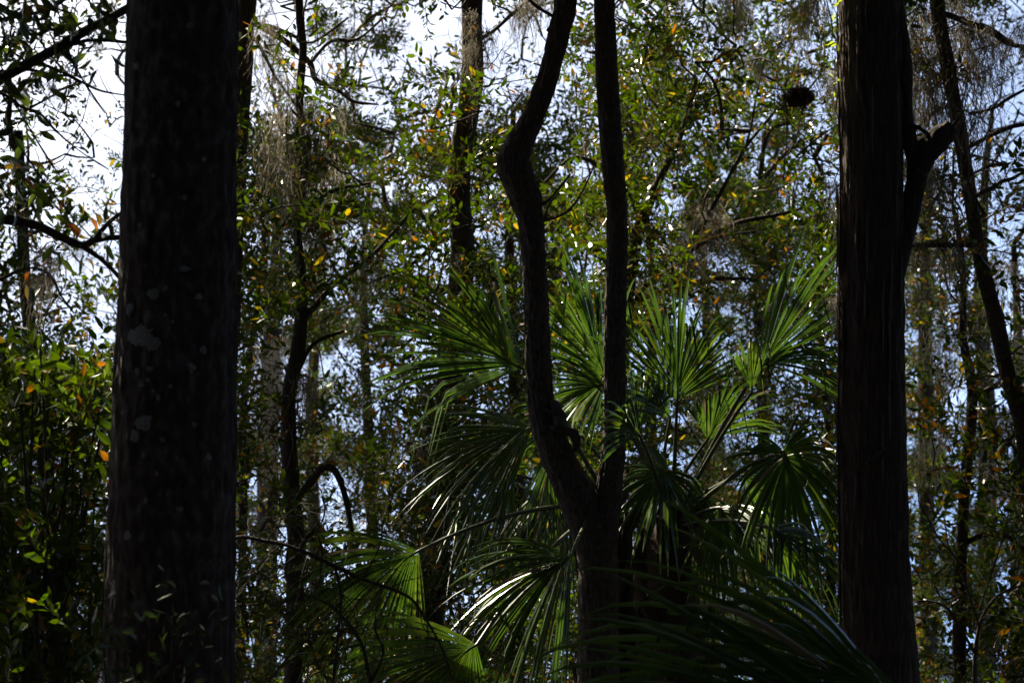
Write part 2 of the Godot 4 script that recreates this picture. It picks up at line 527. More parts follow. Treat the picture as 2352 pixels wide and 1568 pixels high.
func background_trees() -> Array:
	var list := [
		{"n": "laurel_tree", "l": "slender dark-barked tree with a low arching limb, beside the large lichen-spotted trunk", "d": 16.3, "s": 130, "b": "dark_bark", "t": [[676, 1400, 42], [673, 1250, 40], [670, 1100, 38], [668, 930, 36], [680, 800, 32], [692, 660, 24], [684, 520, 20], [697, 380, 18], [686, 240, 20], [694, 120, 18], [688, 0, 18]],
			"limbs": [[[688, 1140, 20], [715, 1105, 18], [742, 1075, 17], [765, 1078, 16], [785, 1115, 14], [800, 1170, 12], [812, 1240, 9]], [[685, 850, 12], [720, 790, 9], [790, 760, 6]], [[680, 760, 16], [760, 660, 12], [850, 590, 10], [960, 470, 7]], [[690, 500, 12], [760, 440, 9], [850, 420, 6]]]},
		{"n": "cypress_tree", "l": "straight leaning grey trunk rising behind the fan palm leaves, moss hanging on its bark", "d": 16.8, "s": 150, "b": "grey_bark", "t": [[985, 1500, 66], [1000, 1250, 62], [1030, 850, 57], [1052, 600, 55], [1062, 400, 53], [1080, 200, 51], [1092, 0, 48]],
			"limbs": [[[1100, 90, 10], [1135, 70, 9], [1190, 20, 7], [1240, -20, 5]], [[1060, 520, 8], [1000, 560, 10], [940, 610, 9], [850, 650, 6]]]},
		{"n": "grey_tree", "l": "grey trunk half hidden behind the large lichen-spotted trunk, dark leaves on its drooping limbs", "d": 17.0, "s": 110, "b": "grey_bark", "t": [[520, 1000, 42], [532, 700, 42], [548, 350, 42], [566, 0, 44]],
			"limbs": [[[566, 47, 15], [609, 66, 16], [661, 100, 15], [712, 145, 14], [724, 182, 12], [775, 207, 10], [814, 233, 7], [870, 240, 4]], [[544, 47, 9], [589, 96, 8], [614, 141, 7], [630, 172, 6], [667, 225, 5], [708, 283, 4]], [[566, 52, 9], [620, 60, 9], [680, 85, 8], [720, 96, 6], [800, 40, 5]], [[712, 145, 8], [760, 95, 8], [820, 90, 6], [880, 40, 4]]]},
		{"n": "thin_tree", "l": "thin dark stem among sparse leaves, close beside the large lichen-spotted trunk", "d": 22.0, "s": 80, "b": "dark_bark", "t": [[553, 1400, 22], [556, 1200, 20], [556, 950, 18], [590, 700, 13], [610, 500, 10]]},
		{"n": "oak_tree", "l": "leaning dark oak with limbs fanning out behind the straight stem of the forked tree", "d": 18.5, "s": 190, "b": "dark_bark", "t": [[1405, 1400, 52], [1412, 900, 44], [1440, 640, 36], [1475, 520, 30], [1510, 420, 20], [1560, 320, 13], [1600, 180, 8]],
			"limbs": [[[1440, 745, 9], [1458, 695, 9], [1480, 660, 10], [1520, 635, 10], [1590, 575, 9], [1650, 545, 7], [1740, 530, 4]], [[1450, 700, 16], [1500, 678, 16], [1560, 660, 14], [1640, 640, 11], [1720, 640, 7]], [[1475, 520, 20], [1440, 440, 14], [1330, 360, 10], [1250, 420, 6]], [[1560, 600, 9], [1640, 470, 9], [1705, 350, 8], [1760, 280, 7], [1800, 235, 5], [1838, 228, 4], [1900, 150, 3]], [[1610, 530, 8], [1660, 430, 7], [1715, 330, 6], [1740, 210, 5], [1760, 130, 3]], [[1600, 560, 12], [1700, 510, 10], [1800, 490, 8], [1900, 460, 5]]]},
		{"n": "crooked_tree", "l": "crooked bare-limbed tree draped with moss, beyond the stringy-barked trunk", "d": 16.0, "s": 170, "b": "rough_bark", "t": [[2378, 1300, 46], [2354, 1020, 42], [2325, 880, 38], [2290, 740, 37], [2252, 580, 35], [2225, 400, 33], [2195, 260, 33], [2175, 120, 35], [2150, 0, 35]],
			"limbs": [[[2243, 560, 15], [2200, 562, 13], [2140, 562, 11], [2085, 565, 8]], [[2168, 30, 14], [2220, 50, 16], [2270, 70, 14], [2320, 100, 11], [2370, 110, 8]], [[2250, 55, 12], [2290, 75, 12], [2330, 105, 10]], [[2222, 340, 10], [2280, 310, 10], [2330, 290, 9], [2400, 280, 7]], [[2228, 260, 7], [2280, 250, 8], [2320, 225, 7], [2400, 180, 5]], [[2190, 190, 9], [2140, 160, 9], [2100, 120, 7], [2085, 100, 5]], [[2195, 240, 10], [2150, 255, 9], [2110, 290, 7], [2080, 330, 5]]]},
		{"n": "thin_tree", "l": "thin black forked stem among yellow leaves beyond the stringy-barked trunk", "d": 17.0, "s": 110, "b": "dark_bark", "t": [[2205, 1568, 32], [2212, 1250, 27], [2222, 1050, 25], [2232, 900, 23], [2212, 780, 20], [2212, 600, 14], [2190, 470, 8]],
			"limbs": [[[2232, 920, 15], [2270, 895, 13], [2320, 875, 10], [2380, 840, 7]], [[2212, 1250, 13], [2270, 1225, 13], [2320, 1235, 11], [2380, 1290, 9]]]},
		{"n": "cypress_tree", "l": "pale grey cypress trunk far back among yellow leaves beyond the crooked tree", "d": 30.0, "s": 140, "b": "grey_bark", "t": [[2265, 1568, 48], [2262, 1000, 42], [2252, 700, 34], [2266, 420, 20], [2280, 250, 10]]},
		{"n": "cypress_tree", "l": "far grey trunk seen between the stringy-barked trunk and the thin black stem", "d": 32.0, "s": 130, "b": "grey_bark", "t": [[2135, 1568, 42], [2130, 900, 36], [2122, 600, 26], [2135, 380, 12]]},
		{"n": "bay_tree", "l": "far slim tree showing over the central palm's upright leaves", "d": 31.0, "s": 200, "b": "grey_bark", "t": [[1625, 1568, 30], [1630, 900, 24], [1615, 560, 16], [1640, 300, 8]]},
		{"n": "thin_tree", "l": "thin dark stem standing just beside the lit edge of the stringy-barked trunk", "d": 19.0, "s": 110, "b": "dark_bark", "t": [[1903, 1568, 25], [1910, 1250, 23], [1902, 1000, 18], [1882, 700, 14], [1890, 400, 9]]},
		{"n": "mossy_tree", "l": "far broad trunk wrapped in grey moss behind the slender dark-barked tree", "d": 28.0, "s": 120, "b": "grey_bark", "t": [[608, 1568, 52], [612, 1100, 48], [622, 800, 42], [640, 560, 26], [625, 350, 10]]},
		{"n": "bay_tree", "l": "far straight tree between the slender dark-barked tree and the palm's low leaves", "d": 33.0, "s": 140, "b": "grey_bark", "t": [[738, 1568, 34], [718, 1000, 30], [730, 700, 20], [750, 480, 9]]},
		{"n": "oak_tree", "l": "leafy tree behind the sunlit shrub, with a dark leaning stem", "d": 20.0, "s": 150, "b": "dark_bark", "t": [[120, 1568, 40], [100, 1100, 36], [60, 700, 30], [40, 300, 22]]},
		{"n": "bay_tree", "l": "dense leafy tree filling the gap left of the leaning grey trunk", "d": 24.0, "s": 170, "b": "rough_bark", "t": [[865, 1568, 32], [850, 1100, 28], [835, 640, 16], [850, 400, 8]],
			"limbs": [[[838, 620, 10], [880, 540, 10], [930, 490, 9], [1010, 450, 6]], [[845, 760, 10], [780, 640, 9], [720, 520, 6]]]},
		{"n": "bay_tree", "l": "yellow-flecked leafy tree between the leaning grey trunk and the bent stem of the forked tree", "d": 23.0, "s": 140, "b": "rough_bark", "t": [[1185, 1568, 42], [1190, 1200, 36], [1175, 800, 28], [1170, 450, 18], [1180, 250, 10]]},
		{"n": "oak_tree", "l": "spreading tree behind the drooping star-shaped palm leaf", "d": 23.0, "s": 170, "b": "dark_bark", "t": [[1765, 1568, 36], [1755, 1000, 28], [1735, 560, 16], [1760, 300, 9]],
			"limbs": [[[1745, 560, 10], [1810, 520, 9], [1900, 490, 7]], [[1745, 420, 10], [1820, 340, 9], [1900, 300, 6]]]},
		{"n": "thin_tree", "l": "slim tree at the edge of the yellow-leaved thicket", "d": 26.0, "s": 140, "b": "dark_bark", "t": [[2335, 1568, 36], [2345, 900, 26], [2330, 560, 12]]},
		{"n": "bay_tree", "l": "leafy tree hidden mostly by the large lichen-spotted trunk", "d": 23.0, "s": 150, "b": "grey_bark", "t": [[330, 1568, 40], [350, 1000, 34], [370, 500, 24], [380, 100, 12]]},
		{"n": "bay_tree", "l": "tall leafy tree behind the upper fork, orange leaves in its crown", "d": 21.0, "s": 150, "b": "rough_bark", "t": [[1480, 1568, 34], [1490, 1000, 28], [1500, 640, 18], [1470, 380, 10]]},
	]
	for e in list:
		for k in range(1, e.t.size()):
			e.t[k][0] += rng.randf_range(-1, 1) * e.t[k][2] * 0.18
		e.node = tree_base(e)
	return list


func tree_base(e: Dictionary) -> Node3D:
	var c := curve(e.t, e.d, 5, true, 9.5 if e.t[-1][1] < 1 else 0.0)
	var base: Vector3 = c[0][0]
	var o := thing(e.n, e.l, "tree", Vector3(base.x, 0, base.z))
	e.pts = c[0]
	e.rad = c[1]
	var b := Buf.new()
	b.off = o.position
	b.tube(c[0], c[1], 14, bark_noise, 0.012, 8.0)
	part(b.mesh(), "trunk", M[e.b], o)
	e.nodes = []
	for i in c[0].size():
		if i % 2 == 0 and c[0][i].y > 1.5:
			e.nodes.append(c[0][i])
	for limb in e.get("limbs", []):
		var lc := curve(limb, e.d, 4)
		var lb := Buf.new()
		lb.off = o.position
		lb.tube(lc[0], lc[1], 8, bark_noise, 0.006, 5.0)
		part(lb.mesh(), "limb", M[e.b], o)
		for i in lc[0].size():
			if i % 2 == 1:
				e.nodes.append(lc[0][i])
	return o


# how densely leaves cover each cell of the view, 0 bare to 9 closed; rows downwards, cells of 98 units
const COVER := [
	"332222256111135655665433", "321223354113257766545432", "331223565456468876645432", "221235898888579998566544",
	"421347999878888899856765", "433458998778878999977764", "433468998889947999987776", "644568998789988888877876",
	"877665556467777777677844", "999988666888888888778866", "999989897999988887778978", "999999868999888899989979",
	"999998768987899999989979", "999997899999999999889999", "999999999999999999989999", "999999999999999999999999"]


func cover_at(x: float, y: float) -> float:
	if y < 0:
		return 5.5 if x > 300 or x < 0 else 3.0
	var i := clampi(int(x / 98.0), 0, 23)
	var j := clampi(int(y / 98.0), 0, 15)
	return float((COVER[j] as String)[i].to_int())


func kinds_at(x: float, y: float) -> Array:   # shares of bay, autumn, fine, twig
	if y < 0:
		return [0.45, 0.05, 0.2, 0.3]
	if x > 2060:
		return [0.12, 0.10, 0.18, 0.6] if y < 600 else [0.2, 0.42, 0.15, 0.23] if y < 1050 else [0.32, 0.18, 0.25, 0.25]
	if x < 290:
		return [0.28, 0.12, 0.2, 0.4] if y < 650 else [0.45, 0.05, 0.4, 0.1]
	if y < 250 and x < 1300:
		return [0.36, 0.08, 0.18, 0.38]
	if y > 850 and x < 1000:
		return [0.34, 0.12, 0.26, 0.28]
	if x > 1560 and y > 650:
		return [0.28, 0.18, 0.34, 0.2]
	return [0.48, 0.08, 0.26, 0.18]


func foliage_over(list: Array) -> void:
	var gap := FastNoiseLite.new()
	gap.frequency = 0.011
	gap.fractal_octaves = 2
	gap.seed = 31
	for e in list:
		e.put = []
		e.clump = []
	var cell := 49.0
	var y := -196.0
	while y < 1660.0:
		var x := -420.0
		while x < 2780.0:
			var cov := cover_at(x + cell / 2, y + cell / 2) / 10.0
			var outside := x < -60 or x > 2400 or y < -60
			if outside and y > 0:
				cov = maxf(cov, 0.75)
			for k in 2:
				var cx := x + rng.randf() * cell
				var cy := y + rng.randf() * cell
				# the tree that this clump grows on
				var best: Dictionary = list[0]
				var top := -1.0
				for e in list:
					var dx: float = (cx - lean(e, cy)) / e.s
					var w := exp(-dx * dx) * rng.randf_range(0.15, 1.0)
					if w > top:
						top = w
						best = e
				var depth: float = best.d + rng.randfn() * best.d * 0.045
				depth = maxf(depth, 15.8)
				var g := gap.get_noise_2d(cx, cy)
				var c := clampf(cov + g * 0.8 * minf(1.0, cov * 1.8), 0.0, 0.985)
				if outside:
					c = clampf(cov, 0.0, 0.97)
				var px := FT / depth
				var area := 0.0066 * px * px
				var count := int(round(-log(1.0 - c) * cell * cell * 0.5 / area * 1.72 + rng.randf() - 0.5))
				if outside:
					count = int(floor(count * 0.5 + rng.randf()))
				if count <= 0:
					continue
				var kd := kinds_at(cx, cy)
				var centre := P(cx, cy, depth)
				var grow := (rand_dir() + Vector3(0, 0.5, 0)).normalized()
				best.clump.append(centre)
				for q in count:
					var kk := rng.randf()
					var kind := "bay"
					if kk > kd[0]:
						kind = "autumn"
					if kk > kd[0] + kd[1]:
						kind = "fine"
					if kk > kd[0] + kd[1] + kd[2]:
						kind = "twig"
					var at := centre + rand_dir() * rng.randf() * 0.13 + cb.z * rng.randfn() * 0.25
					if outside:
						kind = "canopy"
						if in_gap(at):
							continue
					best.put.append([kind, spray_transform(at - best.node.position, grow, 1.0 if not outside else 1.5)])
			x += cell
		y += cell
	for e in list:
		grow_branches(e)
	canopy(list)
	for e in list:
		foliage(e.put, e.node)


func lean(e: Dictionary, y: float) -> float:
	var t: Array = e.t
	if y > t[0][1]:
		return t[0][0]
	for i in t.size() - 1:
		if y > t[i + 1][1]:
			return lerpf(t[i][0], t[i + 1][0], (t[i][1] - y) / (t[i][1] - t[i + 1][1]))
	return t[-1][0]


# every clump hangs on a twig that leaves the nearest branch already grown
func grow_branches(e: Dictionary) -> void:
	var pts: Array = e.nodes.duplicate()
	var parent := []
	parent.resize(pts.size())
	parent.fill(-1)
	var burden := []
	burden.resize(pts.size())
	burden.fill(0.0)
	var roots := pts.size()
	var todo: Array = e.clump
	var near := []
	for c in todo:
		var m := 1e9
		for i in roots:
			m = minf(m, (pts[i] as Vector3).distance_squared_to(c))
		near.append([m, c])
	near.sort_custom(func(a, b): return a[0] < b[0])
	for it in near:
		var c: Vector3 = it[1]
		var best := 0
		var m := 1e9
		for i in pts.size():
			var q: Vector3 = pts[i]
			var s := q.distance_squared_to(c)
			if q.y > c.y:
				s *= 1.7
			if i < roots:
				s *= 0.8
			if s < m:
				m = s
				best = i
		pts.append(c)
		parent.append(best)
		burden.append(1.0)
	for i in range(pts.size() - 1, roots - 1, -1):
		burden[parent[i]] += burden[i]
	var b := Buf.new()
	b.off = e.node.position
	for i in range(roots, pts.size()):
		var a: Vector3 = pts[parent[i]]
		var z: Vector3 = pts[i]
		var away := rand_dir() * a.distance_to(z) * 0.12
		var side := 0.0028 * sqrt(burden[i]) + 0.0015
		var r0: float = minf(side * 1.25, 0.03)
		b.tube(PackedVector3Array([a, a.lerp(z, 0.35) + away, a.lerp(z, 0.7) + away * 0.6, z]), PackedFloat32Array([r0, r0 * 0.9, side * 0.85, side * 0.7]), 4)
	if not b.v.is_empty():
		part(b.mesh(), "branches", M[e.b], e.node, true)


# trees around and above the standpoint, out of view: they keep the light off the near side of the trunks
func shade_trees() -> void:
	var spots := []
	for k in 9:
		spots.append([sin(k * 0.42 - 1.68) * 7.5, 0.5 + cos(k * 0.42 - 1.68) * 7.0])
	for k in 5:
		spots.append([sin(k * 0.7 - 1.4) * 12.5, 2.0 + cos(k * 0.7 - 1.4) * 11.5])
	spots.append_array([[-6.2, -4.5], [6.4, -4.5], [-7.2, -9.0], [7.4, -9.5], [-8.6, -13.5], [8.6, -14.0]])
	for k in spots.size():
		var at := Vector3(spots[k][0], 0, spots[k][1])
		var o := thing("evergreen_oak", "broad evergreen oak outside the view, ringing the place where the viewer stands", "tree", at, "oaks shading the standpoint")
		var b := Buf.new()
		var h := rng.randf_range(8.5, 10.5)
		b.tube(PackedVector3Array([Vector3(0, -0.1, 0), Vector3(0.05, 2, 0), Vector3(0.1, 5, 0.1), Vector3(0, h, 0)]), PackedFloat32Array([0.26, 0.2, 0.15, 0.03]), 10, bark_noise, 0.02, 5.0)
		part(b.mesh(), "trunk", M.rough_bark, o)
		var tw := Buf.new()
		var put := []
		for j in 44:
			var hh := rng.randf_range(0.8, h + 0.8)
			var a := rng.randf() * TAU
			var reach := rng.randf_range(0.6, 4.4) * (1.0 - 0.045 * hh)
			var end := Vector3(cos(a) * reach, hh, sin(a) * reach)
			tw.tube(PackedVector3Array([Vector3(0.05, maxf(hh - reach * 0.5, 0.8), 0), end * Vector3(0.5, 1, 0.5) - Vector3(0, reach * 0.12, 0), end]), PackedFloat32Array([0.05, 0.03, 0.01]), 5)
			for q in 11:
				var p := end + rand_dir() * rng.randf_range(0.1, 1.0)
				if not in_view(p + at) and not in_gap(p + at):
					put.append(["canopy", spray_transform(p, Vector3.UP, 4.2)])
		part(tw.mesh(), "branches", M.rough_bark, o, true)
		foliage(put, o)


# unseen crowns added overhead for shade, with gaps cut where sun should fall
func canopy(list: Array) -> void:
	for k in 24000:
		var z := rng.randf_range(-38.0, 5.0)
		var x := rng.randf_range(-1, 1) * (8.0 + absf(z) * 0.28)
		var low := 7.5
		if k > 19500:   # extra unseen leaves added here to shade the palms and foreground
			z = rng.randf_range(-21.5, -8.5)
			x = rng.randf_range(-6.5, 2.0)
		if z < 0:
			low = maxf(low, 1.7 + absf(z) * (tan(deg_to_rad(8.6)) + 0.185) + 0.9)
		var p := Vector3(x, low + rng.randf() * 3.5, z)
		if in_gap(p) or in_view(p):
			continue
		var best: Dictionary = list[0]
		var m := 1e9
		for e in list:
			var q: float = Vector2(e.node.position.x - x, e.node.position.z - z).length_squared()
			if q < m:
				m = q
				best = e
		if k % 25 == 0:
			best.clump.append(p)
		best.put.append(["canopy", spray_transform(p - best.node.position, Vector3.UP, 4.0)])


# places chosen to be sunlit through gaps left in the unseen leaves: [x, y, depth, radius of the gap in metres]
const SUNLIT := [[1855, 640, 14.4, 0.5], [1545, 760, 14.3, 0.3], [1600, 800, 14.3, 0.1], [1655, 700, 14.3, 0.18], [900, 770, 14.3, 0.05], [1372, 878, 14.5, 0.05], [1590, 965, 14.4, 0.05], [1030, 900, 14.3, 0.05], [1000, 1080, 14.2, 0.06],
	[790, 1320, 13.4, 0.22], [1110, 1400, 13.1, 0.22], [740, 1540, 13.0, 0.05], [120, 860, 11.2, 0.55], [-20, 860, 11.2, 0.45], [240, 880, 11.2, 0.3], [100, 440, 9.7, 0.2], [210, 530, 9.7, 0.1],
	[1050, 330, 20, 0.8], [1000, 250, 17, 0.6], [1120, 420, 17, 0.5], [700, 300, 16.5, 0.4], [820, 200, 17, 0.5], [600, 560, 16.5, 0.3], [880, 420, 17, 0.4], [1300, 250, 19, 0.8], [1550, 150, 20, 0.9], [1500, 350, 19, 0.8], [740, 430, 22, 0.6], [620, 650, 20, 0.5], [1750, 300, 20, 0.7], [1850, 600, 21, 0.3], [2140, 900, 20, 0.7], [200, 750, 20, 0.5], [2270, 450, 18, 0.6], [2150, 250, 16, 0.4],
	[1930, 250, 11, 0.3], [1928, 600, 11, 0.3], [1928, 950, 11, 0.3], [1280, 1180, 14.5, 0.08], [1640, 1190, 14.1, 0.08], [1880, 250, 19, 0.4]]
var gap_at := []


func in_gap(p: Vector3) -> bool:
	if gap_at.is_empty():
		for e in SUNLIT:
			gap_at.append([P(e[0], e[1], e[2]), pow(e[3] + 0.52, 2.0)])
	for e in gap_at:
		var q: Vector3 = p - e[0]
		var t := q.dot(to_sun)
		if t > 1.0 and q.length_squared() - t * t < e[1]:
			return true
	return false


func in_view(p: Vector3) -> bool:   # the crowns end where the open view begins
	var q := cb.transposed() * (p - eye)
	return q.z < 0.5 and absf(q.x) < 0.7 + 0.24 * absf(q.z) and absf(q.y) < 0.7 + 0.17 * absf(q.z)


# ------------------------------------------------------------------ the three near trees

func big_smooth_tree() -> void:
	var d := 9.0
	var c := curve([[382, 1700, 320], [383, 1568, 297], [388, 1350, 290], [392, 1150, 284], [398, 950, 278], [404, 750, 270], [409, 500, 262], [414, 250, 254], [419, 0, 247], [424, -250, 240]], d, 22, true, 9.0)
	var o := thing("bay_tree", "large dark smooth-barked trunk spotted with round pale lichens", "tree", Vector3(c[0][0].x, 0, c[0][0].z))
	var b := Buf.new()
	b.off = o.position
	var big: FastNoiseLite = bark_noise.duplicate()
	big.frequency = 1.7
	big.fractal_octaves = 4
	b.tube(c[0], c[1], 150, big, 0.016, 5.0)
	part(b.mesh(), "trunk", M.smooth_bark, o)
	# right flank: a seam where a second stem has grown into the trunk
	var f := curve([[520, 1700, 44, 9.02], [521, 1400, 40, 9.02], [525, 1000, 36, 9.02], [527, 600, 34, 9.02], [530, 200, 32, 9.02], [536, -100, 30, 9.02]], d, 16, true)
	var fb := Buf.new()
	fb.off = o.position
	fb.tube(f[0], f[1], 28, bark_noise, 0.007, 9.0)
	part(fb.mesh(), "side_stem", M.smooth_bark, o)
	# lichens: [x, y, half width, half height]
	var spots := [[340, 790, 30, 24], [370, 808, 19, 18], [370, 697, 14, 13], [399, 684, 8, 8], [314, 727, 9, 14], [322, 1012, 17, 20], [347, 985, 22, 18], [383, 930, 5, 10], [313, 1238, 12, 12], [455, 862, 9, 12], [356, 1160, 6, 8], [344, 900, 8, 8], [372, 915, 4, 4], [360, 890, 5, 5], [340, 540, 5, 6], [425, 270, 7, 8], [452, 92, 10, 9], [328, 176, 6, 9], [392, 1024, 7, 7], [410, 905, 6, 6], [364, 866, 9, 7], [334, 870, 6, 9], [380, 1100, 5, 6], [460, 990, 8, 6], [300, 960, 5, 6], [398, 745, 4, 4], [415, 760, 5, 4], [440, 640, 12, 7], [470, 700, 9, 8], [430, 1180, 8, 6], [350, 1060, 6, 7], [480, 820, 7, 10], [490, 1060, 6, 9], [300, 640, 5, 5], [370, 430, 5, 5], [440, 480, 6, 7], [408, 20, 6, 5], [480, 390, 6, 8]]
	for s in spots:
		lichen(o, s, c)


func lichen(o: Node3D, s: Array, c: Array) -> void:
	# the trunk's axis at this height
	var y: float = s[1]
	var mid := 383.0 + (1568.0 - y) * 0.02296
	var half := (297.0 - (1568.0 - y) * 0.0319) * 0.5
	var u0: float = clampf((s[0] - mid) / half, -0.93, 0.93)
	var d := 9.0
	var r := half * d / FT
	var axis := P(mid, y, d)
	var b := Buf.new()
	var rings := 3
	var seg := 44
	var ph := rng.randf() * TAU
	var wob := PackedFloat32Array()
	for k in seg:
		wob.append(1.0 + 0.12 * sin(3 * TAU * k / seg + ph) + 0.07 * sin(7 * TAU * k / seg + ph * 2.0) + 0.05 * sin(13 * TAU * k / seg + ph * 3.0) + rng.randf_range(-0.12, 0.10))
	var a0 := asin(u0)
	for i in rings + 1:
		for k in seg:
			var q := float(i) / rings
			var t := TAU * k / seg
			var da: float = cos(t) * q * wob[k] * s[2] / half / maxf(cos(a0), 0.35)
			var dy: float = sin(t) * q * wob[k] * s[3] * d / FT
			var a := a0 + da
			var nrm := cb.x * sin(a) + Vector3(0, 0, 1) * cos(a)
			var lift := 0.0085 if i < rings else 0.002
			b.v.append(axis + nrm * (r + lift) + Vector3.UP * dy - o.position)
			b.n.append(nrm)
	for i in rings:
		for k in seg:
			var a := i * seg + k
			var e := i * seg + (k + 1) % seg
			b.ix.append_array([a, e, a + seg, e, e + seg, a + seg])
	part(b.mesh(), "lichen_patch", M.lichen, o)


func stringy_tree() -> void:
	var d := 11.0
	var c := curve([[2032, 1700, 178], [2028, 1568, 170], [2012, 1300, 156], [2004, 1000, 154], [2003, 700, 146], [2003, 400, 142], [1998, 0, 138], [1990, -250, 134]], d, 24, true, 9.0)
	var o := thing("cypress_tree", "tall trunk with stringy vertical bark, a broken stub on its side stem", "tree", Vector3(c[0][0].x, 0, c[0][0].z))
	var b := Buf.new()
	b.off = o.position
	b.tube(c[0], c[1], 120, string_noise, 0.014, 10.0)
	part(b.mesh(), "trunk", M.string_bark, o)
	var sc := curve([[2046, 1022, 40, 10.92], [2047, 900, 44, 10.91], [2046, 800, 46, 10.91], [2040, 700, 50, 10.92], [2058, 620, 50, 10.95], [2085, 520, 46], [2103, 430, 45], [2108, 385, 46], [2092, 325, 36], [2080, 250, 37], [2078, 150, 36], [2062, 0, 32], [2052, -200, 28]], d, 8)
	var sb := Buf.new()
	sb.off = o.position
	sb.tube(sc[0], sc[1], 26, bark_noise, 0.006, 7.0)
	part(sb.mesh(), "side_stem", M.grey_bark, o).set_meta("label", "smooth grey stem grown onto the trunk's flank")
	var tc := curve([[2104, 400, 46, 10.98], [2122, 362, 54, 10.98], [2146, 332, 58, 10.98], [2168, 308, 52, 10.98], [2186, 290, 34, 10.98]], d, 6)
	var tb := Buf.new()
	tb.off = o.position
	tb.tube(tc[0], tc[1], 26, string_noise, 0.016, 3.0)
	part(tb.mesh(), "broken_stub", M.dark_bark, o).set_meta("label", "thick black rotten stub of a broken limb")
	for k in 5:
		var q := curve([[2176 + k * 4, 312 - k * 7, 9], [2184 + k * 5, 296 - k * 6, 6], [2188 + k * 5, 284 - k * 4, 2]], 10.97, 3)
		var qb := Buf.new()
		qb.off = o.position
		qb.tube(q[0], q[1], 6)
		part(qb.mesh(), "splinter", M.dark_bark, o)
	var w := curve([[2086, 290, 13], [2105, 291, 11], [2118, 297, 10], [2130, 306, 10]], 10.97, 4)
	var wb := Buf.new()
	wb.off = o.position
	wb.tube(w[0], w[1], 9)
	part(wb.mesh(), "limb", M.dark_bark, o)
	var kn := curve([[2068, 180, 40], [2085, 168, 30], [2094, 166, 18]], 10.97, 4)
	var kb := Buf.new()
	kb.off = o.position
	kb.tube(kn[0], kn[1], 14, bark_noise, 0.006, 3.0)
	part(kb.mesh(), "knot", M.dark_bark, o)
	# torn bark where the side stem ends
	var l := curve([[1988, 1070, 5, 10.79], [2012, 1052, 15, 10.78], [2040, 1034, 19, 10.79], [2060, 1022, 9, 10.83]], d, 5)
	var lb := Buf.new()
	lb.off = o.position
	lb.tube(l[0], l[1], 10, string_noise, 0.006, 3.0)
	part(lb.mesh(), "torn_bark", M.dark_bark, o).set_meta("label", "dark torn ledge of bark with a pale tip")
	# loose strips down the lit flank and across the face, coloured paler to strengthen the rim light
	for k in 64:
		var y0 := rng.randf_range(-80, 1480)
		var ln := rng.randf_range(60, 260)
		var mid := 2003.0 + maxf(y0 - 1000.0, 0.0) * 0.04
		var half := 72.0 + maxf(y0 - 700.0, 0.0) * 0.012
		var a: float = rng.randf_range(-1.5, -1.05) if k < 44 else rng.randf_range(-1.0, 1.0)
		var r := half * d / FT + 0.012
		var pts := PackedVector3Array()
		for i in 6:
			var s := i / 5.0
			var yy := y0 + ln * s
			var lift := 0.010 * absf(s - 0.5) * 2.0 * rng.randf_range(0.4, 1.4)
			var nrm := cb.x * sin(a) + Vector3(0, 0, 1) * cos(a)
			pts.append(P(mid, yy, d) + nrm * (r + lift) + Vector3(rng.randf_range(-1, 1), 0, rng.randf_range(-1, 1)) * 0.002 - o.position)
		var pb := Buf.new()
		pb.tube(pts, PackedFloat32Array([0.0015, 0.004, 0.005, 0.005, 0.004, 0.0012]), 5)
		part(pb.mesh(), "bark_strip", M.rim_lit_bark, o)


func forked_tree() -> void:
	var d := 14.0
	var c := curve([[1374, 1560, 96], [1374, 1400, 92], [1370, 1260, 92], [1330, 1150, 88], [1281, 1050, 76], [1247, 950, 64], [1237, 850, 58], [1232, 700, 55], [1226, 600, 54], [1218, 500, 60], [1202, 440, 76], [1180, 375, 78], [1197, 325, 60], [1232, 250, 48], [1266, 150, 46], [1290, 50, 49], [1300, 0, 50], [1325, -250, 46]], d, 14, true, 9.5)
	var o := thing("forked_tree", "low-forked tree with one crooked and one straight stem before the palms", "tree", Vector3(c[0][0].x, 0, c[0][0].z))
	var b := Buf.new()
	b.off = o.position
	b.tube(c[0], c[1], 72, string_noise, 0.013, 6.0)
	part(b.mesh(), "bent_stem", M.rough_bark, o).set_meta("label", "crooked stem with a swollen elbow")
	var s := curve([[1372, 1320, 80], [1388, 1200, 70], [1401, 1110, 58], [1412, 1000, 50], [1412, 800, 50], [1417, 600, 48], [1418, 500, 46], [1410, 400, 50], [1396, 200, 50], [1388, 0, 47], [1378, -250, 43]], d, 18, false, 9.5)
	var sb := Buf.new()
	sb.off = o.position
	sb.tube(s[0], s[1], 64, string_noise, 0.011, 6.0)
	part(sb.mesh(), "straight_stem", M.rough_bark, o)
	for q in [[[1280, 62, 20], [1264, 68, 14], [1256, 66, 9]], [[1170, 380, 50], [1150, 368, 34], [1140, 366, 16]], [[1290, 48, 9], [1255, 28, 8], [1225, 8, 7], [1195, -25, 5]], [[1246, 505, 8], [1275, 500, 6], [1310, 480, 5], [1340, 435, 4], [1365, 380, 3]], [[1240, 470, 9], [1265, 455, 6], [1310, 400, 4]], [[1250, 505, 6], [1262, 470, 4], [1285, 440, 3]]]:
		var lc := curve(q, 13.97, 4)
		var lb := Buf.new()
		lb.off = o.position
		lb.tube(lc[0], lc[1], 10, bark_noise, 0.004, 3.0)
		part(lb.mesh(), "knot" if q[0][2] > 15 else "limb", M.rough_bark, o)


# ------------------------------------------------------------------ palms

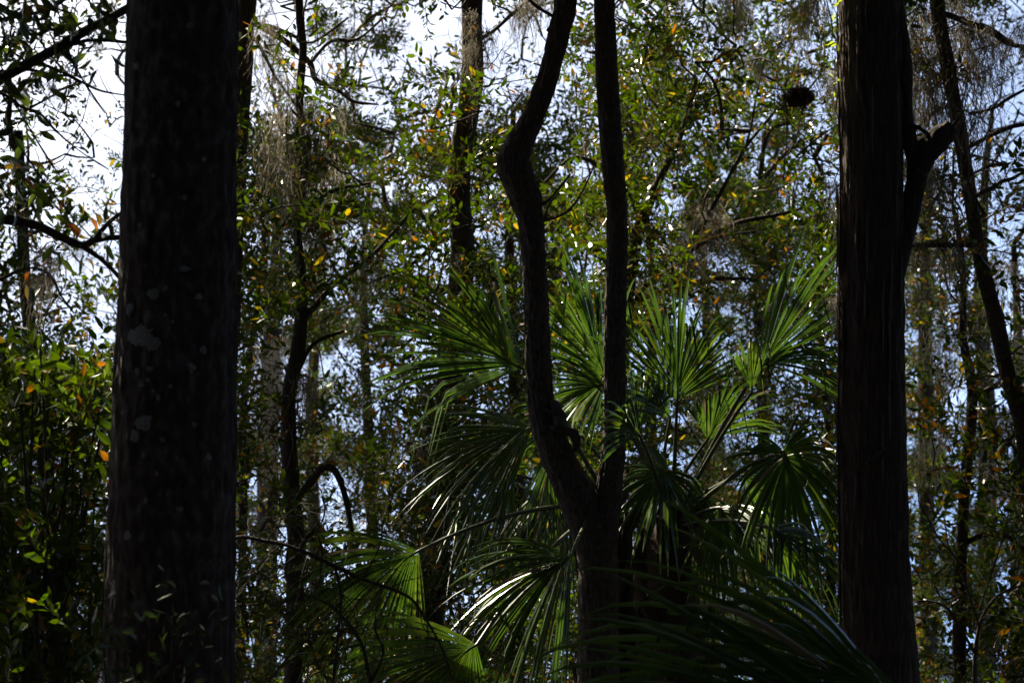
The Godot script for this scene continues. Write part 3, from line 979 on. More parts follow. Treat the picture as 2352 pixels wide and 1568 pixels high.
func palms() -> void:
	var a := palm("fan_palm", "large fan palm with upright bright green leaves between the forked tree and the stringy-barked trunk", P(1545, 1215, 14.5), 0.15)
	frond(a, 1394, 870, 14.7, 112, 90, 0.86, 28, 0.25, 0.5, 0.03)
	frond(a, 1390, 882, 14.55, 190, 130, 0.42, 24, 0.2, 0.3, 0.08)
	frond(a, 1556, 920, 14.3, 88, 120, 0.78, 36, -0.2, 0.5, 0.04)
	frond(a, 1740, 855, 14.4, 58, 66, 0.95, 24, 0.1, 0.7, 0.05)
	frond(a, 1748, 838, 14.35, 14, 62, 0.66, 18, 0.2, 0.6, 0.45)
	frond(a, 1800, 1035, 13.7, -78, 300, 0.50, 38, 0.35, 0.5, 0.42)
	frond(a, 1535, 1080, 14.4, 225, 260, 0.42, 32, 0.3, 0.5, 0.35)
	frond(a, 1655, 1165, 14.1, -70, 170, 0.42, 26, 0.4, 0.6, 0.60)
	frond(a, 1775, 1215, 13.6, -32, 130, 0.50, 26, 0.3, 0.7, 0.50)
	frond(a, 1728, 900, 14.2, 96, 40, 0.58, 10, 0.9, 0.2, 0.1)
	frond(a, 1470, 1000, 14.0, 140, 90, 0.5, 18, 1.1, 0.3, 0.25)
	var b := palm("fan_palm", "fan palm behind the forked tree, its leaves arching low past the crooked stem", P(1400, 1160, 14.75), 0.14)
	frond(b, 1200, 846, 14.3, 152, 105, 0.97, 38, 0.1, 0.45, 0.06)
	frond(b, 1224, 980, 14.35, 198, 110, 0.82, 40, 0.1, 0.8, 0.20)
	frond(b, 1262, 1050, 14.5, -92, 70, 0.52, 18, 0.1, 0.1, 0.25)
	frond(b, 962, 1265, 13.6, 206, 130, 0.84, 40, -0.3, -0.6, 0.26)
	frond(b, 1312, 1275, 13.2, 214, 120, 0.80, 38, -0.1, 0.45, 0.32)
	frond(b, 1095, 1480, 13.0, 210, 140, 0.92, 40, -0.2, -0.5, 0.24)
	frond(b, 1300, 1100, 14.6, 235, 80, 0.6, 20, 0.3, 0.3, 0.4)
	var f := palm("fan_palm", "shaded fan palm farther back, its dark leaves filling the gaps of the large fan palm", P(1500, 1230, 15.4), 0.13)
	frond(f, 1470, 985, 15.1, 100, 110, 0.55, 28, 0.5, 0.4, 0.15)
	frond(f, 1625, 1010, 15.0, 62, 110, 0.55, 28, 0.3, 0.6, 0.2)
	frond(f, 1320, 985, 15.2, 150, 120, 0.55, 28, 0.6, 0.5, 0.25)
	frond(f, 1700, 1090, 14.9, -20, 130, 0.5, 26, 0.4, 0.8, 0.5)
	frond(f, 1420, 1110, 15.1, 220, 120, 0.5, 26, 0.4, 0.7, 0.5)
	frond(f, 1590, 1130, 14.8, -85, 140, 0.45, 26, 0.5, 0.3, 0.5)
	frond(f, 1180, 1090, 15.0, 235, 90, 0.6, 26, 0.2, 0.9, 0.45)
	frond(f, 1540, 960, 15.2, 125, 60, 0.62, 18, 0.9, 0.4, 0.1)
	var c := palm("fan_palm", "dark foreground palm with long leaves sweeping across, below the stringy-barked trunk", P(2180, 1900, 8.2), 0.16)
	frond(c, 2075, 1590, 8.2, 164, 70, 1.2, 30, 0.1, 0.5, 0.10)
	frond(c, 2010, 1680, 8.0, 176, 80, 1.14, 30, 0.1, 0.4, 0.06)
	frond(c, 2120, 1700, 8.3, 150, 60, 1.0, 22, 0.3, 0.5, 0.12)


func palm(called: String, label: String, heart: Vector3, r: float) -> Node3D:
	var o := thing(called, label, "palm", Vector3(heart.x, 0, heart.z))
	var b := Buf.new()
	var h := heart.y
	b.tube(PackedVector3Array([Vector3(0, -0.1, 0), Vector3(0, 0.2, 0), Vector3(0.01, h * 0.5, 0), Vector3(0, h - 0.1, 0), Vector3(0, h + 0.12, 0)]), PackedFloat32Array([r * 1.2, r, r * 0.95, r, r * 0.4]), 22, bark_noise, 0.02, 2.0)
	part(b.mesh(), "trunk", M.fibre, o)
	var m := 0
	var y := 0.3
	while y < h + 0.05:
		var a := m * 2.4
		var out := Vector3(cos(a), 0, sin(a))
		var s := Buf.new()
		s.tube(PackedVector3Array([out * r * 0.8 + Vector3(0, y, 0), out * (r + 0.04) + Vector3(0, y + 0.10, 0), out * (r + 0.09) + Vector3(0, y + 0.22, 0)]), PackedFloat32Array([0.045, 0.035, 0.018]), 7)
		part(s.mesh(), "leaf_base", M.fibre, o)
		y += 0.085
		m += 1
	o.set_meta("heart", heart)
	return o


# a fan leaf: hub in picture units at depth d, the way its middle points (degrees in the view), spread, blade length, tilts of the blade out of the view plane, droop
func frond(palm_: Node3D, hx: float, hy: float, d: float, deg: float, spread: float, length: float, count: int, tilt_a: float, tilt_b: float, droop: float) -> void:
	var hub := P(hx, hy, d)
	var ax := cb.x * cos(deg_to_rad(deg)) + cb.y * sin(deg_to_rad(deg))
	var a := (ax + cb.z * tilt_a).normalized()
	var bb := (cb.x * -sin(deg_to_rad(deg)) + cb.y * cos(deg_to_rad(deg)) + cb.z * tilt_b)
	bb = (bb - a * bb.dot(a)).normalized()
	var nrm := a.cross(bb)
	# leaf stalk from the palm's heart, and the short midrib inside the blade
	var heart: Vector3 = palm_.get_meta("heart")
	var costa := 0.16 * length
	var mid := heart.lerp(hub, 0.5) + Vector3.UP * heart.distance_to(hub) * 0.10
	var pts := PackedVector3Array()
	var rad := PackedFloat32Array()
	for i in 9:
		var s := i / 8.0
		pts.append(heart * (1 - s) * (1 - s) + mid * 2 * s * (1 - s) + hub * s * s)
		rad.append(lerpf(0.017, 0.009, s))
	for i in 4:
		var s := (i + 1) / 4.0
		pts.append(hub + a * costa * s + Vector3.DOWN * droop * costa * s * s)
		rad.append(lerpf(0.008, 0.002, s))
	var pb := Buf.new()
	pb.off = palm_.position
	pb.tube(pts, rad, 7)
	var fr := part(pb.mesh(), "frond", M.petiole, palm_)
	var step := deg_to_rad(spread) / count
	var half_spread := deg_to_rad(spread) * 0.5
	for k in count:
		var th := (k + 0.5 - count * 0.5) * step
		var f := absf(th) / half_spread
		var dir := (a * cos(th) + bb * sin(th)).normalized()
		var side := (bb * cos(th) - a * sin(th)).normalized()
		var l := length * (0.72 + 0.28 * cos(th * 0.6)) * rng.randf_range(0.8, 1.06)
		dir = (dir + nrm * rng.randf_range(-0.07, 0.07) + side * rng.randf_range(-0.02, 0.02)).normalized()
		var o := hub + a * costa * (1 - f) * 0.9
		var fuse := rng.randf_range(0.32, 0.5)
		var wf := fuse * l * sin(step * 0.5) * 1.16
		wf = clampf(wf, 0.006, 0.027)
		var sag := droop * rng.randf_range(0.5, 1.6)
		var bent := rng.randf() < 0.24
		var tipfall := rng.randf_range(0.02, 0.2)
		var kink := rng.randf_range(0.55, 0.8)
		var twist := rng.randf_range(-0.5, 0.5)
		var cen := []
		var seg := 8
		for i in seg + 1:
			var s := float(i) / seg
			var p := o + dir * l * s + Vector3.DOWN * sag * l * pow(s, 2.3)
			p += Vector3.DOWN * l * tipfall * pow(s, 5.0)
			if bent and s > kink:
				p += (Vector3.DOWN * 1.0 - dir * 0.55) * (s - kink) * l * 1.1
			cen.append(p)
		var b := Buf.new()
		b.off = palm_.position
		for hs in [-1.0, 1.0]:
			var first := b.v.size()
			for i in seg + 1:
				var s := float(i) / seg
				var w: float = wf * clampf(s / fuse, 0.05, 1.0) * lerpf(1.25, 1.0, minf(s / fuse, 1.0)) + 0.001
				if s > fuse:
					w = wf * (1.0 - pow((s - fuse) / (1.0 - fuse), 2.3)) + 0.0008
				var ang := twist * maxf(s - fuse, 0.0)
				var sd: Vector3 = side * cos(ang) + nrm * sin(ang)
				var up: Vector3 = nrm * cos(ang) - side * sin(ang)
				var ridge: Vector3 = cen[i] + up * w * 0.45
				var edge: Vector3 = cen[i] + sd * hs * w - up * w * 0.35
				b.v.append(ridge - b.off)
				b.v.append(edge - b.off)
				var q: Vector3 = (up + sd * hs * 0.8).normalized()
				b.n.append(q)
				b.n.append(q)
				if i > 0:
					var e := first + i * 2 - 2
					if hs < 0:
						b.ix.append_array([e, e + 2, e + 1, e + 1, e + 2, e + 3])
					else:
						b.ix.append_array([e, e + 1, e + 2, e + 1, e + 3, e + 2])
		var pick := rng.randf()
		var m: Material = M.palm[0] if pick < 0.4 else M.palm[1] if pick < 0.72 else M.palm[2] if pick < 0.84 else M.palm[3]
		if pick > 0.985:
			m = M.palm_old
		part(b.mesh(), "leaf_segment", m, fr)
	# loose curling threads between the segments
	for k in 3:
		var th := rng.randf_range(-0.8, 0.8) * half_spread
		var dir := (a * cos(th) + bb * sin(th)).normalized()
		var at := hub + dir * length * rng.randf_range(0.35, 0.6)
		var tb := Buf.new()
		var tp := PackedVector3Array()
		var tr := PackedFloat32Array()
		var way := dir
		for i in 9:
			tp.append(at - palm_.position)
			tr.append(lerpf(0.0018, 0.0007, i / 8.0))
			way = (way + (nrm * 0.5 + Vector3.DOWN * 0.35 + rand_dir() * 0.25) * 0.6).normalized()
			at += way * 0.022
		tb.tube(tp, tr, 4)
		part(tb.mesh(), "thread", M.palm_old, fr)


# ------------------------------------------------------------------ leafy things close by

func leafy_bough_tree() -> void:
	var d := 9.7
	var tc := curve([[-330, 1700, 130], [-325, 1000, 122], [-318, 400, 112], [-300, -300, 96]], d, 8, true, 6.5)
	var o := thing("laurel_oak", "laurel oak whose long dark boughs hang leaves against the white sky", "tree", Vector3(tc[0][0].x, 0, tc[0][0].z))
	var b := Buf.new()
	b.off = o.position
	b.tube(tc[0], tc[1], 30, bark_noise, 0.012, 6.0)
	part(b.mesh(), "trunk", M.rough_bark, o)
	var limbs := [
		[[-320, 420, 40], [-160, 260, 32], [0, 180, 26], [60, 148, 25], [110, 122, 24], [200, 68, 23], [300, 14, 19], [400, -50, 14]],
		[[110, 122, 9], [160, 104, 9], [195, 94, 8], [245, 92, 8], [300, 99, 7]], [[262, 40, 7], [262, 92, 6]],
		[[80, 140, 6], [130, 160, 6], [180, 185, 5], [234, 209, 5], [300, 220, 4]],
		[[-320, 180, 14], [-100, 195, 10], [0, 213, 8], [49, 246, 8], [92, 262, 7], [127, 300, 5], [180, 345, 4], [250, 390, 3]],
		[[-320, 520, 36], [-150, 495, 30], [0, 503, 25], [75, 515, 23], [130, 540, 20], [185, 563, 18], [215, 552, 15], [250, 546, 13], [300, 545, 11]],
		[[185, 563, 14], [225, 590, 11], [262, 625, 9], [300, 670, 7]], [[215, 552, 13], [240, 520, 11], [268, 496, 10], [300, 478, 8]],
		[[20, 300, 4], [60, 360, 4], [110, 430, 4], [150, 480, 4], [195, 530, 3], [225, 560, 3]], [[30, 230, 4], [70, 300, 4], [120, 380, 4], [165, 440, 3]],
		[[0, 640, 6], [55, 618, 6], [90, 618, 6], [120, 640, 6], [140, 680, 5], [170, 720, 4]], [[-80, 60, 10], [30, 40, 8], [110, 20, 7], [180, -20, 5]], [[40, 156, 6], [20, 110, 5], [30, 40, 4]],
		[[150, 100, 6], [170, 150, 5], [200, 200, 4], [240, 260, 3]]]
	var ends := []
	for q in limbs:
		var lc := curve(q, d, 5)
		var lb := Buf.new()
		lb.off = o.position
		lb.tube(lc[0], lc[1], 9, bark_noise, 0.003, 4.0)
		part(lb.mesh(), "limb", M.dark_bark, o)
		for p in lc[0]:
			ends.append(p)
	# leaf-bearing twigs: [x, y, half width, half height, leaves]
	for z in [[60, 30, 90, 45, 62], [180, 40, 90, 50, 52], [40, 110, 60, 50, 26], [150, 130, 70, 50, 26], [30, 200, 50, 50, 14], [120, 200, 60, 50, 10], [40, 290, 45, 40, 8], [70, 400, 65, 50, 26], [35, 450, 45, 45, 16], [120, 460, 55, 45, 20], [165, 500, 60, 40, 18], [245, 500, 40, 40, 8], [150, 580, 50, 25, 9], [60, 640, 50, 40, 7], [25, 350, 30, 40, 6]]:
		for k in int(z[4]):
			var p := P(z[0] + rng.randfn() * z[1 + 1] * 0.55, z[1] + rng.randfn() * z[3] * 0.55, d + rng.randfn() * 0.25)
			var far := 1e9
			var best := Vector3.ZERO
			for q in ends:
				if q.distance_squared_to(p) < far:
					far = q.distance_squared_to(p)
					best = q
			if k % 4 == 0:
				var tb := Buf.new()
				tb.off = o.position
				tb.tube(PackedVector3Array([best, best.lerp(p, 0.5) + rand_dir() * 0.012, p]), PackedFloat32Array([0.0026, 0.002, 0.0012]), 5)
				part(tb.mesh(), "twig", M.dark_bark, o)
			var pick := rng.randf()
			var m: Material = M.one[4] if pick < 0.5 else M.one[0] if pick < 0.72 else M.one[1] if pick < 0.82 else M.one[2] if pick < 0.91 else M.one[3]
			if z[1] < 300 and pick > 0.86:
				m = M.one[4]
			single_leaf(o, p, rng.randf_range(0.065, 0.10), m, Vector3(0.2, -0.5, 0))


func bay_shrub() -> void:
	var d := 11.4
	var root := P(60, 1568, d)
	var o := thing("bay_shrub", "dense evergreen shrub with sunlit glossy leaves on top and dark below", "shrub", Vector3(root.x, 0, root.z))
	var tops := []
	for k in 16:
		var top := P(rng.randf_range(-120, 250), rng.randf_range(780, 1150), d + rng.randfn() * 0.35)
		var b := Buf.new()
		var foot := Vector3(rng.randf_range(-0.3, 0.3), -0.05, rng.randf_range(-0.3, 0.3))
		var t := top - o.position
		b.tube(PackedVector3Array([foot, foot.lerp(t, 0.4) + Vector3(0, 0.2, 0), foot.lerp(t, 0.75) + Vector3(0, 0.1, 0), t]), PackedFloat32Array([0.022, 0.016, 0.010, 0.004]), 7)
		part(b.mesh(), "stem", M.dark_bark, o)
		tops.append(top)
	for k in 285:
		var x := rng.randf_range(-30, 262)
		var y := 800.0 + absf(rng.randfn()) * 75.0 + (20.0 if x < 120 else 45.0 if x < 200 else 10.0)
		var pick := rng.randf()
		var m: Material = M.one[0] if pick < 0.5 else M.one[1] if pick < 0.78 else M.one[2] if pick < 0.80 else M.one[3] if pick < 0.82 else M.one[4]
		single_leaf(o, P(x, y, d - 0.3 + rng.randfn() * 0.25), rng.randf_range(0.045, 0.072), m, Vector3(-0.1, 0.5, 0.2))
	var put := []
	for k in 560:
		var x := rng.randf_range(-260, 275)
		var y := rng.randf_range(870, 1640)
		if y > 1060 and y < 1240 and rng.randf() < 0.35:
			continue
		put.append(["bay", spray_transform(P(x, y, d + rng.randfn() * 0.45) - o.position, Vector3.UP, 1.0)])
	foliage(put, o)


func low_shrub() -> void:
	var d := 8.3
	var root := P(390, 1568, d)
	var o := thing("low_shrub", "low dark-leaved shrub at the foot of the large lichen-spotted trunk", "shrub", Vector3(root.x, 0, root.z))
	for k in 13:
		var x := 225.0 + k * 25 + rng.randf_range(-10, 10)
		var y := rng.randf_range(1330, 1480)
		var t := P(x, y, d + rng.randfn() * 0.12) - o.position
		var foot := Vector3(t.x * 0.5, -0.05, rng.randf_range(-0.1, 0.1))
		var b := Buf.new()
		b.tube(PackedVector3Array([foot, foot.lerp(t, 0.5) + rand_dir() * 0.04, foot.lerp(t, 0.8) + rand_dir() * 0.03, t]), PackedFloat32Array([0.010, 0.007, 0.004, 0.002]), 6)
		part(b.mesh(), "stem", M.dark_bark, o)
		for j in 15:
			var s := rng.randf_range(0.72, 1.02)
			var p := foot.lerp(t, s) + rand_dir() * 0.07 + o.position
			single_leaf(o, p, rng.randf_range(0.04, 0.075), M.one[4], Vector3(0, 0.3, 0.2))


func dead_shrubs() -> void:
	var sets := [
		["leafless crooked branches reaching past the large lichen-spotted trunk, over the palm's low leaf", 10.6, [[[520, 1700, 18.6], [500, 1400, 13.6], [530, 1245, 9.3], [612, 1243, 8.7], [687, 1262, 9.3], [769, 1301, 9.3], [831, 1329, 8.7], [931, 1366, 8.1], [972, 1413, 6.8], [1016, 1491, 5.0], [1040, 1568, 3.1]], [[687, 1262, 4.3], [705, 1230, 4.3], [730, 1215, 3.7], [745, 1180, 3.1], [742, 1140, 2.5]], [[687, 1262, 3.7], [720, 1225, 4.3], [738, 1260, 3.7], [735, 1330, 2.5]], [[769, 1301, 6.8], [782, 1360, 7.4], [780, 1420, 6.2], [772, 1500, 5.6], [760, 1600, 5.6]], [[640, 1255, 2.5], [600, 1290, 2.5], [560, 1350, 2.5], [530, 1400, 1.9]], [[831, 1329, 3.1], [870, 1260, 3.1], [880, 1200, 2.5], [905, 1130, 1.9]], [[700, 1265, 3.1], [650, 1300, 2.5], [610, 1370, 2.5], [600, 1440, 1.9]], [[612, 1243, 2.5], [650, 1190, 2.5], [700, 1150, 1.9]]]],
		["tangle of thin dead branches below the palm's low leaf", 10.9, [[[870, 1720, 16.1], [850, 1568, 9.9], [830, 1480, 8.7], [790, 1420, 6.8], [740, 1380, 5.6], [690, 1370, 4.3], [612, 1395, 3.1]], [[850, 1568, 7.4], [880, 1500, 5.6], [860, 1440, 3.7], [870, 1380, 2.5]], [[612, 1568, 3.7], [690, 1480, 4.3], [760, 1450, 3.7], [830, 1455, 3.1], [900, 1440, 1.9]], [[760, 1580, 3.1], [720, 1500, 3.1], [700, 1400, 2.5], [690, 1330, 1.9]], [[830, 1480, 3.7], [760, 1500, 3.1], [650, 1560, 2.5]]]],
		["arching bare branches in front of the yellow-leaved thicket", 14.5, [[[2260, 1760, 18.6], [2240, 1568, 11.2], [2250, 1440, 8.7], [2290, 1370, 6.8], [2360, 1340, 5.0]], [[2240, 1500, 7.4], [2180, 1400, 6.2], [2130, 1380, 4.3], [2090, 1385, 3.1]], [[2250, 1440, 5.6], [2200, 1290, 5.0], [2160, 1240, 3.7], [2110, 1150, 2.5]], [[2250, 1400, 4.3], [2300, 1250, 3.7], [2330, 1120, 2.5]]]]]
	for s in sets:
		var d: float = s[1]
		var c0 := curve(s[2][0], d, 5, true)
		var o := thing("dead_shrub", s[0], "dead branches", Vector3(c0[0][0].x, 0, c0[0][0].z))
		for k in s[2].size():
			var c := curve(s[2][k], d, 5, k == 0)
			var b := Buf.new()
			b.off = o.position
			b.tube(c[0], c[1], 8, bark_noise, 0.003, 4.0)
			part(b.mesh(), "stem" if k == 0 else "branch", M.dark_bark, o)
			for j in range(3, c[0].size(), 2):
				if c[0][j].y < 1.6:
					continue
				var at: Vector3 = c[0][j]
				var way: Vector3 = (rand_dir() + (c[0][j] - c[0][j - 1]).normalized() * 0.8).normalized()
				var tb := Buf.new()
				tb.off = o.position
				var tp := PackedVector3Array()
				var tr := PackedFloat32Array()
				var ln := rng.randf_range(0.03, 0.10)
				for i in 6:
					tp.append(at)
					tr.append(lerpf(0.0028, 0.0008, i / 5.0))
					way = (way + rand_dir() * 0.45).normalized()
					at += way * ln
				tb.tube(tp, tr, 5)
				part(tb.mesh(), "twig", M.dark_bark, o)


# ------------------------------------------------------------------ moss, nest, vines

func moss_tufts() -> void:
	var meshes := []
	for k in 4:
		var b := Buf.new()
		for j in 75:
			var p := Vector3(rng.randfn() * 0.11, rng.randf() * 0.08, rng.randfn() * 0.06)
			var pts := PackedVector3Array()
			var ln := rng.randf_range(0.12, 1.0) * exp(-absf(p.x) * 2.5)
			var w := rand_dir() * 0.02
			for i in 10:
				pts.append(p)
				w = w * 0.6 + rand_dir() * 0.026
				p += Vector3(w.x, -ln / 9.0, w.z)
			var t := rng.randf_range(0.7, 1.2)
			b.ribbon(pts, rand_dir(), 0.0032, 0.0014, Color(0.25, 0.23, 0.19) * t)
			if j % 2 == 0:
				for i in range(2, 9, 2):
					var q := PackedVector3Array([pts[i], pts[i] + rand_dir() * 0.03, pts[i] + rand_dir() * 0.03 + Vector3(0, -0.04, 0)])
					b.ribbon(q, rand_dir(), 0.0020, 0.0010, Color(0.25, 0.23, 0.19) * t)
		meshes.append(b.mesh())
	# [x, y, length in metres, depth, where]
	var at := [["from a limb of the crooked tree", [[2090, 60, 0.5, 16], [2112, 150, 0.6, 16], [2130, 20, 0.5, 16], [2135, 190, 0.7, 16], [2100, 260, 0.6, 16], [2160, 240, 0.5, 15.9], [2215, 70, 0.6, 16], [2235, 150, 0.7, 16], [2240, 60, 0.5, 16.1], [2262, 80, 0.4, 16], [2300, 92, 0.35, 16], [2345, 60, 0.3, 16], [2228, 270, 0.5, 16], [2110, 320, 0.5, 16.1], [2150, 400, 0.4, 16], [2190, 420, 0.35, 15.9], [2180, 565, 0.5, 16], [2115, 565, 0.4, 16], [2120, 90, 0.7, 16.3], [2200, 20, 0.5, 16.2]]],
		["in front of the far broad trunk", [[615, 800, 0.9, 27], [640, 860, 0.9, 27], [600, 900, 0.8, 27], [655, 790, 0.8, 26.5], [625, 1000, 0.8, 27]]],
		["from the slender dark-barked tree", [[705, 330, 0.7, 16.3], [668, 350, 0.6, 16.3], [735, 250, 0.5, 16.3], [700, 880, 0.5, 16.3], [645, 270, 0.7, 16.3], [720, 380, 0.7, 16.3], [690, 290, 0.8, 16.3], [610, 60, 0.4, 16.3], [830, 600, 0.4, 16.3], [655, 180, 0.35, 16.3], [620, 110, 0.3, 17]]],
		["on the straight leaning grey trunk", [[1086, 40, 0.35, 16.65], [1078, 110, 0.3, 16.65], [1115, 75, 0.35, 16.7], [1095, 190, 0.25, 16.65], [1050, 590, 0.25, 16.65], [985, 1020, 0.5, 16.6]]],
		["from a twig over the gap beside the crooked stem", [[1180, 28, 0.25, 16.8], [1215, 2, 0.35, 16.8], [1240, -20, 0.4, 16.8], [1200, 14, 0.25, 16.8]]],
		["from the leaning oak's limbs", [[1590, 505, 0.4, 18.5], [1625, 500, 0.45, 18.5], [1660, 505, 0.4, 18.5], [1555, 520, 0.35, 18.6], [1480, 640, 0.3, 18.6], [1745, 150, 0.2, 18.4], [1600, 480, 0.5, 18.8], [1640, 475, 0.5, 18.9], [1575, 490, 0.45, 18.7], [1695, 10, 0.5, 18.6], [1660, -30, 0.5, 18.7]]],
		["beside the lit edge of the stringy-barked trunk", [[1872, -40, 0.5, 15], [1862, 10, 0.35, 15], [1918, 170, 0.25, 11.1], [1916, 420, 0.2, 11.1], [1919, 690, 0.18, 11.1]]],
		["from the bough against the white sky", [[100, 575, 0.22, 9.7], [125, 600, 0.18, 9.7], [85, 640, 0.2, 9.7], [185, 565, 0.12, 9.7], [225, 100, 0.1, 9.7], [120, 195, 0.12, 9.7]]],
		["low among the yellow-leaved thicket", [[2170, 760, 0.7, 22], [2300, 620, 0.6, 20], [2330, 780, 0.6, 21], [2150, 980, 0.8, 25], [2300, 950, 0.9, 24]]]]
	for g in at:
		for e in g[1]:
			var o := thing("moss_tuft", "grey beard of hanging moss " + g[0], "moss", P(e[0], e[1], e[3]), "hanging moss " + g[0])
			var m := part(meshes[rng.randi() % 4], "strands", M.moss, o, true)
			m.transform = Transform3D(Basis(Vector3.UP, rng.randf() * TAU).scaled(Vector3(e[2] * 1.5, e[2] * 1.45, e[2] * 1.5)), Vector3.ZERO)


func nest() -> void:
	var d := 16.4
	var o := thing("leaf_nest", "dark ball-shaped nest of twigs and dead leaves up among the branches", "nest", P(1837, 223, d))
	var core := Buf.new()
	var sticks := Buf.new()
	for k in 520:
		var q := rand_dir() * pow(rng.randf(), 0.4)
		var p := Vector3(q.x * 0.095, q.y * 0.062, q.z * 0.085)
		var dir := (q.cross(rand_dir()) + rand_dir() * 0.3).normalized()
		leaf_at(core, p, dir, rng.randf_range(0.03, 0.06), 0.012, Color(0.07, 0.045, 0.028) * rng.randf_range(0.6, 1.2))
		if k % 2 == 0:
			sticks.ribbon(PackedVector3Array([p, p + dir * 0.05 + rand_dir() * 0.012, p + (dir + q * 0.7) * 0.085 + rand_dir() * 0.02]), rand_dir(), 0.0018, 0.0008, Color(0.06, 0.045, 0.035))
	part(core.mesh(), "dead_leaves", M.nest, o, true)
	part(sticks.mesh(), "sticks", M.nest, o, true)


func vines() -> void:
	var d := 10.93
	var o := thing("vine", "thin climbing vine with pale yellow-green leaves along the stringy-barked trunk's edge", "vine", P(1932, 1568, d) * Vector3(1, 0, 1))
	var c := curve([[1936, 1640, 5], [1930, 1300, 5], [1926, 1000, 5], [1929, 700, 5], [1931, 400, 5], [1926, 150, 4], [1924, -40, 4]], d, 6, true)
	var b := Buf.new()
	b.off = o.position
	b.tube(c[0], c[1], 6, bark_noise, 0.004, 2.0)
	part(b.mesh(), "stem", M.dark_bark, o)
	for e in [[1920, 95, 16], [1926, 100, 14], [1917, 178, 17], [1924, 186, 15], [1922, 60, 12], [1918, 30, 12], [1925, 6, 12], [1919, 210, 8]]:
		for k in 2:
			single_leaf(o, P(e[0] + rng.randf_range(-4, 4), e[1], d - 0.02), e[2] * 1.7 * d / FT, M.vine_leaf, Vector3(-0.4, -0.6, 0))
	var v := thing("vine", "loose vine strand with two pale yellow-green leaves hanging before the dark branches", "vine", P(1806, 300, 17.6))
	var vc := curve([[1806, 225, 3], [1809, 300, 3], [1803, 370, 3], [1800, 425, 3]], 17.6, 5)
	var vb := Buf.new()
	vb.off = v.position
	vb.tube(vc[0], vc[1], 5)
	part(vb.mesh(), "stem", M.dark_bark, v)
	for e in [[1791, 424], [1806, 420], [1800, 428], [1813, 424]]:
		single_leaf(v, P(e[0], e[1], 17.6), 0.085, M.vine_leaf, Vector3(0.1, -0.3, 0.3))


# ------------------------------------------------------------------ the squirrel

func cap(p: Vector3, a: Vector3, b: Vector3, ra: float, rb: float) -> float:
	var ab := b - a
	var t := clampf((p - a).dot(ab) / ab.length_squared(), 0.0, 1.0)
	return p.distance_to(a + ab * t) - lerpf(ra, rb, t)


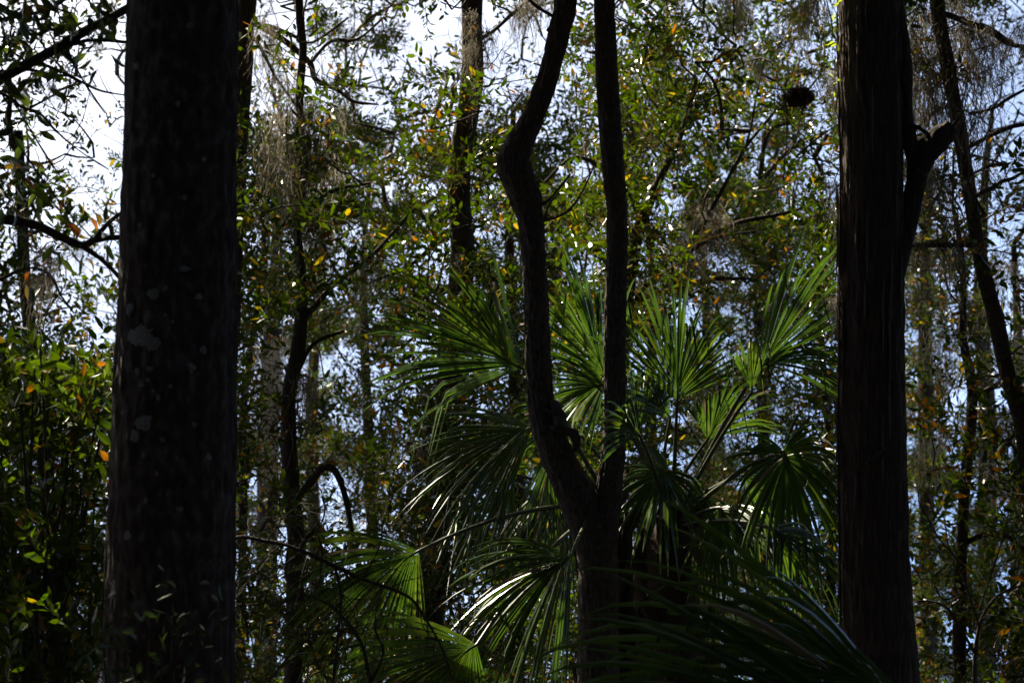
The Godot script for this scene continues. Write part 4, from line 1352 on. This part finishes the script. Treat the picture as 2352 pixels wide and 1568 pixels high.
func squirrel() -> void:
	var d := 13.94
	var o := thing("squirrel", "dark squirrel clinging to the crooked stem of the forked tree, tail hanging out", "squirrel", P(1286, 962, d))
	var j := func(x: float, y: float, z: float) -> Vector3: return P(x, y, d + z) - o.position
	var fur := FastNoiseLite.new()
	fur.frequency = 90.0
	var bones := [
		[j.call(1288, 984, 0.0), j.call(1285, 958, 0.0), 0.041, 0.040], [j.call(1285, 958, 0.0), j.call(1279, 941, -0.005), 0.040, 0.030],
		[j.call(1279, 941, -0.005), j.call(1275, 931, -0.012), 0.024, 0.026], [j.call(1275, 931, -0.012), j.call(1270, 926, -0.022), 0.025, 0.016], [j.call(1270, 926, -0.022), j.call(1266, 924, -0.030), 0.014, 0.009],
		[j.call(1280, 930, -0.004), j.call(1283, 921, -0.002), 0.008, 0.003], [j.call(1273, 927, 0.006), j.call(1274, 919, 0.010), 0.008, 0.003],
		[j.call(1281, 944, -0.02), j.call(1270, 948, -0.050), 0.016, 0.011], [j.call(1270, 948, -0.050), j.call(1258, 942, -0.050), 0.011, 0.007], [j.call(1258, 942, -0.050), j.call(1253, 940, -0.048), 0.007, 0.004],
		[j.call(1283, 945, 0.025), j.call(1276, 944, 0.055), 0.016, 0.010],
		[j.call(1290, 982, -0.02), j.call(1284, 969, -0.045), 0.030, 0.024], [j.call(1284, 969, -0.045), j.call(1274, 985, -0.052), 0.020, 0.011], [j.call(1274, 985, -0.052), j.call(1266, 978, -0.052), 0.010, 0.006],
		[j.call(1292, 982, 0.03), j.call(1286, 990, 0.05), 0.028, 0.014]]
	var tail := [j.call(1296, 990, 0.0), j.call(1308, 991, 0.0), j.call(1319, 996, 0.0), j.call(1325, 1008, 0.0), j.call(1325, 1021, 0.0), j.call(1322, 1032, 0.0)]
	var tail_r := [0.020, 0.022, 0.023, 0.022, 0.020, 0.012]
	for i in 5:
		bones.append([tail[i], tail[i + 1], tail_r[i], tail_r[i + 1]])
	var lo := Vector3(-0.13, -0.22, -0.11)
	var cell := 0.006
	var nx := 44
	var ny := 60
	var nz := 37
	var field := PackedFloat32Array()
	field.resize(nx * ny * nz)
	for z in nz:
		for y in ny:
			for x in nx:
				var p := lo + Vector3(x, y, z) * cell
				var s := 0.2
				for bn in bones:
					var q := cap(p, bn[0], bn[1], bn[2], bn[3])
					var h := maxf(0.014 - absf(s - q), 0.0) / 0.014
					s = minf(s, q) - h * h * 0.0035
				field[(z * ny + y) * nx + x] = s + fur.get_noise_3dv(p) * 0.0015
	var b := Buf.new()
	var id := PackedInt32Array()
	id.resize(nx * ny * nz)
	id.fill(-1)
	for z in nz - 1:
		for y in ny - 1:
			for x in nx - 1:
				var sum := Vector3.ZERO
				var m := 0
				for e in [[0, 0, 0, 1, 0, 0], [0, 1, 0, 1, 1, 0], [0, 0, 1, 1, 0, 1], [0, 1, 1, 1, 1, 1], [0, 0, 0, 0, 1, 0], [1, 0, 0, 1, 1, 0], [0, 0, 1, 0, 1, 1], [1, 0, 1, 1, 1, 1], [0, 0, 0, 0, 0, 1], [1, 0, 0, 1, 0, 1], [0, 1, 0, 0, 1, 1], [1, 1, 0, 1, 1, 1]]:
					var fa := field[((z + e[2]) * ny + y + e[1]) * nx + x + e[0]]
					var fb := field[((z + e[5]) * ny + y + e[4]) * nx + x + e[3]]
					if (fa < 0.0) != (fb < 0.0):
						var t := fa / (fa - fb)
						sum += Vector3(x, y, z) + Vector3(e[0], e[1], e[2]).lerp(Vector3(e[3], e[4], e[5]), t)
						m += 1
				if m == 0:
					continue
				id[(z * ny + y) * nx + x] = b.v.size()
				b.v.append(lo + sum / m * cell)
				var i0 := (z * ny + y) * nx + x
				b.n.append(Vector3(field[i0 + 1] - field[i0], field[i0 + nx] - field[i0], field[i0 + nx * ny] - field[i0]).normalized())
				b.c.append(Color(0.045, 0.040, 0.036))
	for z in range(1, nz - 1):
		for y in range(1, ny - 1):
			for x in range(1, nx - 1):
				var i := (z * ny + y) * nx + x
				var s := field[i] < 0.0
				for ax in 3:
					var st: int = [1, nx, nx * ny][ax]
					if (field[i + st] < 0.0) == s:
						continue
					var u: int = [nx, nx * ny, 1][ax]
					var w: int = [nx * ny, 1, nx][ax]
					var q := [id[i], id[i - u], id[i - u - w], id[i - w]]
					if q.min() < 0:
						continue
					if s:
						b.ix.append_array([q[0], q[2], q[1], q[0], q[3], q[2]])
					else:
						b.ix.append_array([q[0], q[1], q[2], q[0], q[2], q[3]])
	part(b.mesh(), "body", M.fur, o)
	# fur standing out along the tail
	var hb := Buf.new()
	for k in 700:
		var i := rng.randi() % 5
		var t := rng.randf()
		var p: Vector3 = tail[i].lerp(tail[i + 1], t)
		var along: Vector3 = (tail[i + 1] - tail[i]).normalized()
		var out := along.cross(rand_dir()).normalized()
		var r := lerpf(tail_r[i], tail_r[i + 1], t)
		var a := p + out * r * 0.8
		hb.ribbon(PackedVector3Array([a, a + (out * 0.5 + along * 0.9) * 0.009, a + (out * 0.6 + along * 1.2) * 0.017]), along.cross(out), 0.0009, 0.0003, Color(0.05, 0.045, 0.042) * rng.randf_range(0.7, 1.8))
	part(hb.mesh(), "tail_fur", M.fur, o, true)
